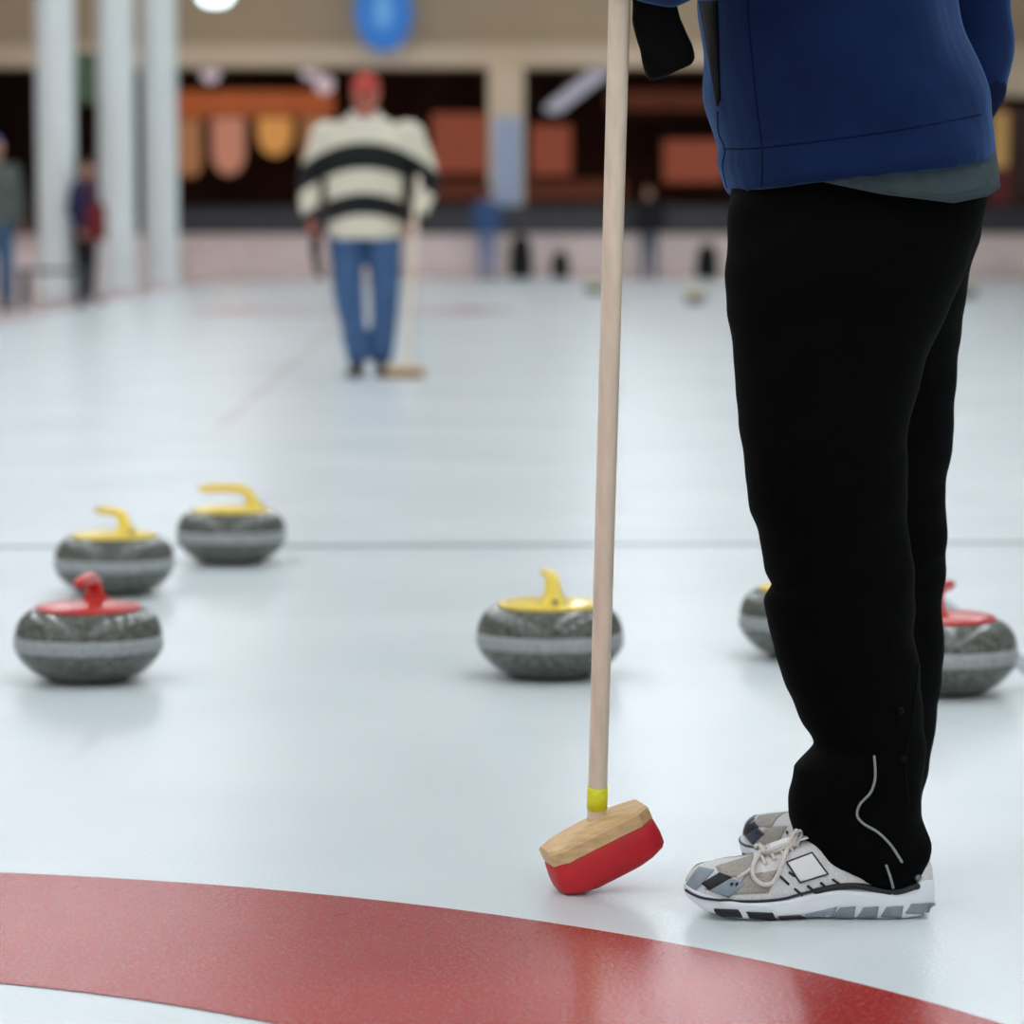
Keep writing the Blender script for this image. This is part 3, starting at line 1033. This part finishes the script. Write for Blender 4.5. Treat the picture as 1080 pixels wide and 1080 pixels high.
# blue oval sign on the beam
def oval(c, rx, rz, y0, y1, n_=40):
    vs = [V((c.x + rx * math.cos(2 * PI * j / n_), y, c.z + rz * math.sin(2 * PI * j / n_))) for y in (y0, y1) for j in range(n_)]
    return vs, [tuple(range(n_)), tuple(range(2 * n_ - 1, n_ - 1, -1))] + [(j, (j + 1) % n_, (j + 1) % n_ + n_, j + n_) for j in range(n_)]


def oval_ring(c, r0, r1, y0, y1, n_=40):
    rg = []
    for j in range(n_):
        a_ = 2 * PI * j / n_
        rg.append([V((c.x + q[0] * math.cos(a_), y, c.z + q[1] * math.sin(a_))) for q, y in ((r0, y0), (r1, y0), (r1, y1), (r0, y1))])
    vs = [p for r_ in rg for p in r_]
    fs = []
    for j in range(n_):
        k_ = (j + 1) % n_
        for i_ in range(4):
            fs.append((j * 4 + i_, j * 4 + (i_ + 1) % 4, k_ * 4 + (i_ + 1) % 4, k_ * 4 + i_))
    return vs, fs


oc = P(404, 12, 66.9)
t = thing('oval_sign', 'glowing blue oval sign on the beige beam', 'sign', (oc.x, 67.2, oc.z))
obj('sign_face', *oval(oc, .52, .74, 66.9, 67.2), M['sign_blue'], t, False)
obj('sign_ring', *oval_ring(oc, (.34, .5), (.42, .6), 66.86, 66.9), M['sign_deep'], t, False)
obj('sign_mark', *oval(oc, .17, .34, 66.86, 66.9), M['sign_pale'], t, False)
obj('sign_rim', *oval_ring(oc, (.52, .74), (.56, .78), 66.88, 67.24), M['sign_deep'], t, False)
# lamps
c = P(227, -6, 58)
t = thing('bay_lamp', 'bright white round lamp hanging at the top edge', 'lamp', c)
obj('lamp_glass', *lathe([(.02, -.20), (.2, -.17), (.30, -.06), (.32, 0), (.02, .01)], 32, c), M['bay'], t)
obj('lamp_shade', *lathe([(.33, 0), (.30, .08), (.16, .22), (.06, .34), (.02, .35)], 32, c), M['housing'], t)
obj('cord', *cyl(c + V((0, 0, .34)), V((c.x, c.y, 9.2)), .015, 8), M['rail'], t)
GB = 'globe lamps in the shop'
for px, py, Y, txt in ((222, 77, 71, 'pale globe lamp near the right white column'), (327, 74, 71, 'pale globe lamp left of the red cap'),
                       (342, 89, 74, 'lower pale globe lamp just left of the red cap')):
    c = P(px, py, Y)
    t = thing('globe_lamp', txt, 'lamp', c, 0, GB)
    obj('globe', *sphere(c, .20, .20, .20, 24, 14), M['globe'], t)
    obj('cap_fitting', *cyl(c + V((0, 0, .18)), c + V((0, 0, .26)), .07, 12), M['rail'], t)
    obj('cord', *cyl(c + V((0, 0, .26)), V((c.x, c.y, 5.3)), .012, 8), M['rail'], t)
a, b = P(584, 114, 76), P(636, 74, 70)
t = thing('strip_light', 'slanting pale strip light right of the beige pillar', 'strip light', a.lerp(b, .5))
obj('tube_cover', *tube([a, b], .22, 12, 0.5), M['strip'], t)
obj('mounting', *tube([a + V((0, 0, .16)), b + V((0, 0, .16))], .1, 8, 0.6), M['rail'], t)
for q in (a, b):
    obj('hanger', *cyl(q + V((0, 0, .2)), V((q.x, q.y, 5.3)), .015, 6), M['rail'], t)


dl = None  # unseen warm lamps added to brighten the dark shop interior
for k, (x, y) in enumerate(((-9, 73), (-4.5, 73), (0, 73), (4.5, 73), (9, 73), (-6.5, 77), (-2, 77), (2.5, 77), (7, 77))):
    if dl is None:
        dl = thing('shop_fill_lamp', 'added warm fill lamp under the far shop ceiling', 'lamp', (x, y, 5.3), 0, 'added shop fill lamps')
        obj('lamp_ring', *lathe([(.2, -.04), (.25, -.05), (.27, 0), (.2, 0)], 24, V((x, y, 5.3))), M['housing'], dl)
        obj('lamp_disc', *lathe([(.02, -.06), (.19, -.055), (.19, -.03), (.02, -.03)], 24, V((x, y, 5.3))), M['warm'], dl)
    else:
        dup(dl, (x, y, 5.3), 0, 'added warm fill lamp under the far shop ceiling', 'added shop fill lamps')


# bags at the far end of the ice
def bag(px, w_, h_, Y, label):
    x = (px - 540) / F * Y
    t_ = thing('kit_bag', label, 'bag', (x, Y, 0), 0, 'dark kit bags at the far boards')
    obj('bag_body', *fuse_box(x, Y, w_, h_), M['black_cloth'], t_)
    obj('carry_loop', *tube([(x - w_ * .2, Y, h_ * .97), (x - w_ * .15, Y, h_ + .06), (x + w_ * .15, Y, h_ + .06), (x + w_ * .2, Y, h_ * .97)], .018, 8), M['rail'], t_)
    obj('front_pocket', *box(x - w_ * .33, x + w_ * .33, Y - .17, Y - .1, h_ * .12, h_ * .55, .03), M['black_cloth'], t_)


def fuse_box(x, Y, w_, h_):
    return loft([ell(V((x, Y, z * h_)), V((w_ / 2 * q, 0, 0)), V((0, .14 * q, 0)), 20) for z, q in ((0.001, .8), (.04, .95), (.3, 1.0), (.6, .95), (.85, .8), (.96, .55), (1.0, .2))])


bag(549, .46, .84, 65.4, 'tall black kit bag at the foot of the beige pillar')
bag(591, .36, .52, 65.4, 'small black kit bag right of the tall one')
bag(745, .44, .66, 65.4, 'round dark kit bag nearest the black trousers')

# ------------------------------------------------------------------ foreground player
man = thing('person', 'person in blue fleece jacket, black track trousers and running shoes holding a broom', 'person', G(880, 950))


def pring(Lp, Rp, Yc, ry, n_=36, sq=1.0, dz=0.0):
    a_, b_ = P(Lp[0], Lp[1], Yc), P(Rp[0], Rp[1], Yc)
    c_ = (a_ + b_) / 2
    ax = (b_ - a_) / 2
    by = V((0, ry, 0))
    out = []
    for j in range(n_):
        t_ = 2 * PI * j / n_
        cx, sx = math.cos(t_), math.sin(t_)
        out.append(c_ + ax * math.copysign(abs(cx) ** sq, cx) + by * math.copysign(abs(sx) ** sq, sx))
    return out


near = [  # left, right, depth, half thickness
    ((778, 150), (1040, 135), 4.20, .125), ((771, 200), (1042, 205), 4.19, .13), ((766, 250), (1031, 250), 4.18, .138), ((765, 286), (1018, 286), 4.17, .135),
    ((767, 330), (1000, 330), 4.16, .12), ((773, 372), (978, 376), 4.15, .112), ((779, 426), (962, 426), 4.14, .105), ((784, 472), (955, 472), 4.13, .1),
    ((790, 532), (956, 532), 4.13, .097), ((801, 580), (961, 580), 4.13, .094), ((807, 600), (962, 596), 4.13, .094), ((815, 617), (964, 612), 4.13, .09), ((803, 630), (965, 628), 4.13, .093), ((803, 645), (965, 645), 4.13, .092),
    ((817, 696), (966, 690), 4.13, .09), ((830, 727), (969, 725), 4.13, .088), ((843, 755), (973, 755), 4.13, .086), ((858, 785), (977, 787), 4.13, .082),
    ((834, 806), (975, 812), 4.13, .086), ((831, 836), (973, 838), 4.13, .088), ((834, 862), (974, 866), 4.13, .088), ((842, 876), (980, 886), 4.13, .086),
    ((848, 886), (981, 915), 4.13, .080), ((852, 896), (980, 936), 4.13, .076)]
YF = 4.42
far = [((790, 150), (1036, 135), 4.33, .14), ((785, 200), (1040, 205), 4.33, .14), ((785, 250), (1033, 250), 4.34, .135), ((790, 286), (1024, 286), 4.35, .13),
       ((800, 330), (1016, 330), 4.36, .12), ((830, 372), (1011, 372), 4.38, .11), ((838, 426), (1007, 426), 4.39, .1), ((840, 479), (1003, 479), 4.40, .095),
       ((842, 532), (997, 532), 4.41, .09), ((845, 580), (998, 580), 4.41, .088), ((848, 657), (996, 657), YF, .085), ((850, 715), (993, 715), YF, .083),
       ((858, 754), (989, 754), YF, .08), ((862, 793), (978, 793), YF - .02, .078), ((862, 830), (971, 830), YF - .04, .076), ((862, 862), (970, 862), YF - .05, .075), ((864, 884), (966, 898), YF - .05, .072)]


def trouser_fold(co):
    z = co.z
    k_ = 1.0 + 1.6 * max(0, min(1, (0.32 - z) / 0.2)) + 0.8 * math.exp(-((z - .42) / .09) ** 2)
    q = V((co.x * 7 + 3, co.y * 8, co.z * 10 + co.x * 9))
    q2 = V((co.x * 5, co.y * 6, co.z * 26 - co.x * 14))
    return 0.0035 * k_ * noise.noise(q) + 0.0028 * k_ * noise.noise(q2)


trousers = fuse('trousers', [loft([pring(q[0], q[1], q[2], q[3], 36, .62 if i_ > len(near) - 4 else (.8 if i_ > len(near) - 7 else 1.0)) for i_, q in enumerate(near)]), loft([pring(a_, b_, y_, t_) for a_, b_, y_, t_ in far])],
                .0065, M['trouser'], man, 3, trouser_fold)
bt_ = bvh_of(trousers)
for pts in ([(922, 798), (923, 820), (918, 836), (907, 848), (904, 860), (911, 869), (926, 878), (940, 892), (951, 909)], [(935, 913), (939, 925), (942, 936)]):
    q, r = strip_on(bt_, pts, .0017)
    obj('reflective_piping', *tube(q, r, 8), M['piping'], trousers)
q, r = strip_on(bt_, [(968, 700), (962, 760), (955, 800), (958, 850)], .0012)
obj('seam', *tube(q, r, 6), M['placket'], trousers)
for px, py in ((948, 750), (951, 801), (967, 925)):
    p = hit(bt_, px, py, .001)
    d = (EYE - p).normalized()
    obj('snap_button', *tube([p - d * .002, p + d * .0015], [.0055, .0045], 14), M['steel'] if py > 900 else M['placket'], trousers)

# jacket
jr = [((782, 200), (1036, 172), 4.24, .175), ((769, 207), (1047, 170), 4.24, .218), ((764, 196), (1047, 160), 4.24, .220), ((758, 172), (1044, 140), 4.24, .21), ((761, 158), (1038, 121), 4.24, .204), ((757, 130), (1032, 100), 4.24, .208),
      ((749, 90), (1021, 62), 4.24, .21), ((740, 40), (1009, 25), 4.24, .212), ((733, 0), (999, -8), 4.24, .215), ((728, -60), (985, -70), 4.24, .22),
      ((722, -130), (975, -150), 4.24, .225), ((722, -200), (968, -220), 4.24, .225), ((748, -250), (948, -256), 4.24, .19), ((782, -285), (905, -285), 4.24, .09),
      ((786, -312), (898, -312), 4.24, .075)]
armN = [V((.36, 4.075, 1.385)), V((.285, 3.975, 1.20)), V((.185, 3.99, 1.172)), V((.155, 3.995, 1.178))]
armF = [P(880, -218, 4.42), P(1034, -45, 4.47), P(1029, 50, 4.455), P(1030, 92, 4.435)]


def fleece(co):
    q = V((co.x * 5 + co.z * 7, co.y * 6, co.z * 4 - co.x * 6))
    q2 = V((co.x * 12 + co.z * 9, co.y * 12, co.z * 9))
    return (.014 * noise.noise(q) + .004 * noise.noise(q2) + .010 * noise.noise(V((co.x * 9 + co.z * 10 + 4, co.y * 4, co.z * 7 - co.x * 5)))) * max(.12, min(1, (co.z - .90) / .12))


jacket = fuse('jacket', [loft([pring(a_, b_, y_, t_, 40, .9) for a_, b_, y_, t_ in jr]),
                         tube(armN, [.08, .06, .053, .046], 18), tube(armF, [.082, .062, .049, .036], 18)], .0065, M['jacket'], man, 3, fleece)
bj = bvh_of(jacket)
for nm, pts in (('hem_seam', [(763, 157), (800, 156), (870, 148), (950, 137), (1034, 121)]), ('side_seam', [(788, 0), (793, 60), (798, 110), (803, 150), (804, 178), (803, 200)]),
                ('front_edge', [(757, 118), (758, 140), (765, 158), (762, 175), (767, 198)])):
    q, r = strip_on(bj, pts, .0012, 0.0)
    obj(nm, *tube(q, r, 6), M['seam'], jacket)
o = obj('zip_placket', *decal(bj, [(738, 1), (757, 1), (760, 106), (757, 112)], 4, 12, .0005, .0015), M['placket'], jacket)
o['label'] = 'black zip placket'
# cuff of the far sleeve
ca, cb = P(1031, 88, 4.436), P(1018, 122, 4.41)
o = obj('cuff', *tube([ca, ca.lerp(cb, .15), cb], [.040, .041, .034], 16), M['seam'], jacket)

# grey shirt below the jacket
def shirt_y(x):
    pts = [(760, 180), (830, 184), (872, 193), (930, 205), (1006, 214), (1040, 207), (1054, 197)]
    for (x0, y0), (x1, y1) in zip(pts, pts[1:]):
        if x <= x1:
            return y0 + (y1 - y0) * (x - x0) / (x1 - x0)
    return pts[-1][1]


rr_ = []
for k_, grow in ((0, 0), (.45, .5), (.85, .9), (1.0, 1.0)):
    base = pring((776, 120), (1043 + 10 * grow, 118), 4.24, .188 + .018 * grow, 48, .9)
    ring = []
    for p in base:
        x = 540 + p.x / p.y * F
        yb = shirt_y(x) if p.y < 4.3 else shirt_y(x)
        py = 120 + (yb - 120) * k_
        ring.append(V((p.x, p.y, P(x, py, p.y).z)))
    rr_.append(ring)
sh_v, sh_f = loft(rr_, cap=False)
shirt = obj('shirt', sh_v, sh_f, M['shirt'], man)
md = shirt.modifiers.new('thick', 'SOLIDIFY')
md.thickness = .003
bs_ = bvh_of(shirt)
q, r = strip_on(bs_, [(900, 194), (950, 203), (1004, 208), (1046, 195)], .0009)
obj('shirt_hem', *tube(q, r, 6), M['shirt'], shirt)

# the body inside
mf = V((-1, 0, 0))
hcm = V((.285, 4.24, 1.655))
parts = head(hcm, mf)
parts.append(tube([V((.355, 4.24, 1.42)), V((.335, 4.24, 1.5)), V((.305, 4.24, 1.58))], [.07, .06, .056], 14))
parts.append(loft([ell(V((x, 4.26, z)), V((a_, 0, 0)), V((0, b_, 0)), 24) for z, x, a_, b_ in
                   ((.80, .44, .10, .14), (.9, .44, .125, .165), (1.05, .40, .12, .15), (1.2, .375, .12, .16), (1.36, .36, .115, .175), (1.44, .355, .08, .13), (1.48, .35, .05, .07))]))
parts.append(tube(armN + [V((.15, 3.995, 1.18))], [.055, .045, .036, .03, .029], 14))
parts.append(tube(armF + [P(1012, 128, 4.40)], [.055, .045, .036, .03, .029], 14))
parts += hand(V((.152, 3.985, 1.18)), V((-.75, -.45, .25)), V((-.35, .85, .1)), V((.15, .1, 1)), .75)
parts += hand(P(1008, 134, 4.38), V((-.25, -.3, -.9)), V((-.8, -.3, .2)), V((-.3, .9, 0)), .3)
parts.append(tube([P(905, 250, 4.17), P(880, 560, 4.14), P(905, 860, 4.13), P(905, 905, 4.13)], [.1, .065, .042, .04], 14))
parts.append(tube([P(912, 250, 4.34), P(920, 560, 4.41), P(905, 840, YF), P(905, 875, YF)], [.1, .065, .042, .04], 14))
fuse('body', parts, .009, M['skin'], man, 2)
hair_cap('hair', hcm, mf, M['hair_brown'], man)
eyes(hcm, mf, man)

# ------------------------------------------------------------------ running shoes
SHL = [  # u from heel, half width, sole bottom, midsole top, upper top
    (0.000, .014, .016, .044, .058), (0.006, .022, .008, .046, .074), (0.018, .030, .003, .046, .082), (0.045, .0345, .000, .034, .088), (0.085, .035, .000, .034, .096),
    (0.125, .0355, .001, .036, .100), (0.155, .038, .002, .031, .094), (0.185, .0425, .001, .024, .085), (0.215, .0465, .000, .0215, .0765), (0.240, .0475, .001, .0215, .070),
    (0.262, .046, .004, .025, .067), (0.282, .041, .009, .029, .063), (0.297, .032, .016, .033, .058), (0.306, .021, .023, .036, .051), (0.311, .009, .029, .038, .044)]


def shoe_meshes():
    st = curve(SHL, 4)
    up_r, mid_r = [], []
    for u, w_, b_, m_, t_ in st:
        r_ = []
        for j in range(25):
            a_ = -PI / 2 + PI * j / 24
            sx, cx = math.sin(a_), math.cos(a_)
            r_.append(V((u * .985 + .002, w_ * .93 * math.copysign(abs(sx) ** .75, sx), m_ - .004 + (t_ - m_ + .004) * abs(cx) ** .8)))
        up_r.append(r_)
        r_ = []
        for (q, s) in ((0, .86), (.08, .95), (.3, 1.0), (.55, .97), (.8, .985), (.95, .98), (1.0, .93)):
            r_.append(V((u, -w_ * 1.06 * s, b_ + (m_ - b_) * q)))
        r_ += [V((p.x, -p.y, p.z)) for p in reversed(r_)]
        mid_r.append(r_)
    return loft(up_r), loft(mid_r)


near_c = G(850, 972)
near_m = Matrix.Translation(V(((988 - 540) / 852.0, near_c.y + .044, 0.0012))) @ Matrix.Rotation(math.radians(180 - 1.5), 4, 'Z')
upv, mdv = shoe_meshes()
# local axes: x heel to toe; after the half turn the camera side is +y
up_w = xf(upv, near_m)
md_w = xf(mdv, near_m)
bvu = BVHTree.FromPolygons(up_w[0], up_w[1])
bvm = BVHTree.FromPolygons(md_w[0], md_w[1])
bva = BVHTree.FromPolygons(*join([up_w, md_w]))


def Z(x, y):
    return (700 + x / 3.484, 840 + y / 3.484)


def zq(*p):
    return [Z(*q) for q in p]


inv = near_m.inverted()
SP = []   # (name, part in local coords, material, mirrored too, parent key)


def add(name, part, m, both=True, par='upper'):
    SP.append((name, xf(part, inv), m, both, par))


def cordz(pts, r, off, bv=bvu, k=6):
    return tube([hit(bv, *q, off) for q in curve([Z(*p) for p in pts], k)], r, 8)


add('mesh_panel', decal(bvu, zq((190, 258), (330, 215), (330, 290), (215, 300)), 8, 6, .0004, .0006), M['shoe_beige'])
add('mesh_panel', decal(bvu, zq((300, 290), (420, 270), (385, 355), (250, 362)), 8, 6, .0004, .0006), M['shoe_beige'])
add('toe_overlay', decal(bvu, zq((84, 322), (130, 260), (186, 272), (112, 354)), 8, 8, .0006, .001), M['shoe_grey'])
add('toe_overlay', decal(bvu, zq((150, 340), (240, 300), (305, 320), (240, 372)), 8, 6, .0006, .001), M['shoe_grey'])
add('toe_window', decal(bvu, zq((140, 320), (205, 282), (252, 298), (170, 345)), 8, 6, .001, .0012), M['shoe_black'])
for a_ in (250, 268):
    add('vent_hole', decal(bvu, zq((a_ - 6, 320), (a_ + 5, 315), (a_ + 7, 324), (a_ - 4, 332)), 2, 2, .001, .0012), M['shoe_black'])
add('side_panel', decal(bvu, zq((452, 243), (545, 208), (603, 285), (500, 316)), 10, 10, .001, .0012), M['shoe_white'])
for e0, e1 in (((452, 243), (545, 208)), ((545, 208), (603, 285)), ((603, 285), (500, 316)), ((500, 316), (452, 243))):
    add('panel_outline', cordz([e0, ((e0[0] + e1[0]) / 2, (e0[1] + e1[1]) / 2), e1], .0011, .0018), M['shoe_navy'])
for (x0, y0), (x1, y1) in (((482, 340), (508, 362)), ((530, 330), (556, 350)), ((578, 318), (600, 336)), ((622, 306), (644, 320)), ((425, 292), (458, 322)), ((462, 280), (480, 292))):
    add('side_slash', cordz([(x0, y0), ((x0 + x1) / 2, (y0 + y1) / 2), (x1, y1)], .0016, .0008), M['shoe_black'])
add('welt_line', cordz([(84, 345), (110, 360), (150, 374), (220, 382), (300, 386), (370, 384), (440, 376), (500, 360), (560, 346), (640, 338)], .0018, .0006, bva), M['shoe_navy'])
add('collar_lining', cordz([(560, 348), (640, 332), (720, 330), (800, 345), (860, 352), (930, 330)], .0042, .001, bva), M['shoe_black'])
for q in ((185, 412, 290, 440), (302, 424, 415, 450)):
    add('outsole_lug', decal(bvm, zq((q[0], q[1]), (q[2] - 16, q[1] + 4), (q[2], q[3] + 2), (q[0] + 14, q[3] - 6)), 5, 4, .0006, .002), M['shoe_black'], True, 'midsole')
add('outsole_lug', decal(bvm, zq((420, 440), (500, 436), (520, 442), (430, 450)), 5, 3, .0006, .002), M['shoe_black'], True, 'midsole')
for k_, (x0, x1) in enumerate(((625, 705), (712, 790), (797, 880), (888, 992))):
    dy = (0, 0, -2, -14)[k_]
    add('heel_cushion', decal(bvm, zq((x0 + 22, 408 + dy), (x1, 404 + dy), (x1 - 8, 446 + dy), (x0, 442 + dy)), 6, 5, .0006, .002), M['shoe_gel'], True, 'midsole')
add('arch_plate', decal(bvm, zq((520, 432), (640, 404), (620, 444), (520, 446)), 6, 4, .0004, .0012), M['shoe_grey'], True, 'midsole')
# laces: rungs across the tongue plus the loose bow
for px in (352, 385, 418, 450):
    py = 205 - (px - 352) * .50
    add('lace_rung', cordz([(px + 22, py + 44), (px + 6, py + 12), (px + 2, py - 4)], .0024, .0022), M['lace'], False)
bvb = BVHTree.FromPolygons(*join([up_w, md_w, ([world_of(trousers) @ v.co for v in trousers.data.vertices], [tuple(p.vertices) for p in trousers.data.polygons])]))
bow = [(492, 130), (440, 160), (385, 195), (345, 235), (327, 275), (335, 305), (365, 324), (400, 315), (425, 275), (450, 215), (474, 165), (490, 140)]
add('lace_bow', cordz(bow, .003, .005, bvb, 5), M['lace'], False)
add('lace_end', cordz([(275, 300), (305, 282), (335, 262)], .0022, .0035), M['lace'], False)
add('lace_end', cordz([(345, 208), (400, 180), (460, 142), (490, 128)], .003, .0085, bvb), M['lace'], False)
add('tongue', xf(loft([ell(V((u, 0, z)), V((0, w_, 0)), V((-.002, 0, .004)), 14) for u, z, w_ in ((.155, .0985, .018), (.165, .096, .02), (.175, .093, .020), (.205, .083, .016))]), near_m), M['shoe_white'], False)


def build_shoe(mtx, mirror, label, swap=None):
    mm = mtx @ (Matrix.Scale(-1, 4, V((0, 1, 0))) if mirror else Matrix.Identity(4))
    u_ = obj('shoe', *xf(upv, mm), M['shoe_mesh'], man)
    u_['label'] = label
    m_ = obj('midsole', *xf(mdv, mm), M['shoe_foam'], u_)
    fl = Matrix.Scale(-1, 4, V((0, 1, 0)))
    for nm, part, mt, both, par in SP:
        mt = (swap or {}).get(nm, mt)
        obj(nm, *xf(part, mm), mt, u_)
        if both:
            obj(nm, *xf(part, mm @ fl), mt, u_)


build_shoe(near_m, False, 'near silver running shoe with loose bow')
toe = G(794, 903)
ang = math.radians(180 - 55)
fd = V((math.cos(ang), math.sin(ang), 0))
hl = toe - fd * .311
build_shoe(Matrix.Translation(V((hl.x, hl.y, .0012))) @ Matrix.Rotation(ang, 4, 'Z'), True, 'far silver running shoe with dark toe, mostly hidden', {'toe_overlay': M['toe_dark']})

# ------------------------------------------------------------------ the broom in his hand
bl = P(629.5, 860, 4.24)
btp = P(653.5, 0, 4.02)
dr = (btp - bl).normalized()
top = bl + dr * (1.42 / dr.z)
broom = thing('curling_broom', 'curling broom with long pale handle and red pad tilted on near ice', 'broom', (bl.x, bl.y, 0))
hp_, hr_ = [], []
L_ = (top - bl).length
for k_ in range(15):
    u = k_ / 14
    hp_.append(bl - dr * .004 + dr * L_ * u)
    hr_.append(.0122 + .0012 * min(1, u * 1.2))
hd = obj('broom_handle', *tube(hp_, hr_, 20), M['handle'], broom)


def on_handle(y):
    a_ = (858 - y) / 858.0
    return bl.lerp(btp, a_ * 1.0)


ta, tb = on_handle(850), on_handle(825)
o = obj('tape_band', *tube([ta, tb], [.0134, .0134], 20, round_ends=False), M['tape'], broom)
o['label'] = 'yellow tape band'
# head: block and pad in their own frame (x long, y front to back, z up the handle side)
hcx = P(628, 880, 4.24)
hm = Matrix.Translation(hcx) @ Matrix.Rotation(math.radians(14), 4, 'Z') @ Matrix.Rotation(math.radians(-24), 4, 'Y') @ Matrix.Rotation(math.radians(1), 4, 'X')


def outline(l, w_, cut, z, lc=None):
    lc = lc or cut * 1.3
    return [V(q + (z,)) for q in ((-l, -w_ + cut), (-l + lc, -w_), (l - lc, -w_), (l, -w_ + cut), (l, w_ - cut), (l - lc, w_), (-l + lc, w_), (-l, w_ - cut))]


blk = loft([outline(.071, .036, .014, -.010), outline(.0725, .0375, .014, -.008), outline(.0725, .0375, .014, .007), outline(.070, .034, .014, .011),
            outline(.044, .023, .010, .0165), outline(.022, .016, .006, .019)])
pr = []
for z, gl, gw in ((-.009, .0735, .0365), (-.012, .0765, .0395), (-.030, .0785, .0405), (-.044, .0780, .0400), (-.049, .0740, .0385), (-.055, .060, .034), (-.059, .045, .027), (-.061, .025, .018)):
    r_ = []
    for j in range(32):
        a_ = 2 * PI * j / 32
        cx, sx = math.cos(a_), math.sin(a_)
        r_.append(V((.965 * gl * math.copysign(abs(cx) ** .4, cx), gw * math.copysign(abs(sx) ** .42, sx), z)))
    pr.append(r_)
low_z = min((hm @ p).z for r_ in pr for p in r_)
hm = Matrix.Translation(V((0, 0, .0008 - low_z))) @ hm
print('head lift', .0008 - low_z)
blk2 = obj('broom_block', *xf(blk, hm), M['wood'], broom, False)
pad = obj('broom_pad', *xf(loft(pr), hm), M['red_cloth'], broom)

# glove hanging from his fist
t = thing('glove', 'black glove hanging beside the broom handle from the fist', 'glove', P(708, 85, 4.03))
gr_ = []
for (lx, ly, rx, ry_, th) in ((668, -40, 712, -42, .016), (667, -5, 713, 3, .020), (667, 22, 717, 14, .022), (671, 45, 724, 36, .022), (677, 66, 731, 52, .022), (682, 82, 733, 63, .021), (686, 87, 729, 68, .016)):
    gr_.append(pring((lx, ly), (rx, ry_), 4.03, th, 28, .8))
pp = [loft(gr_)]
pp += hand(P(690, -30, 4.03), V((-.08, 0, 1)), V((0, 1, 0)), V((-1, 0, .1)), .45, 1.12)
fuse('glove_shell', pp, .005, M['glove'], t, 2, wrinkle(.002, 30, 30, 30))
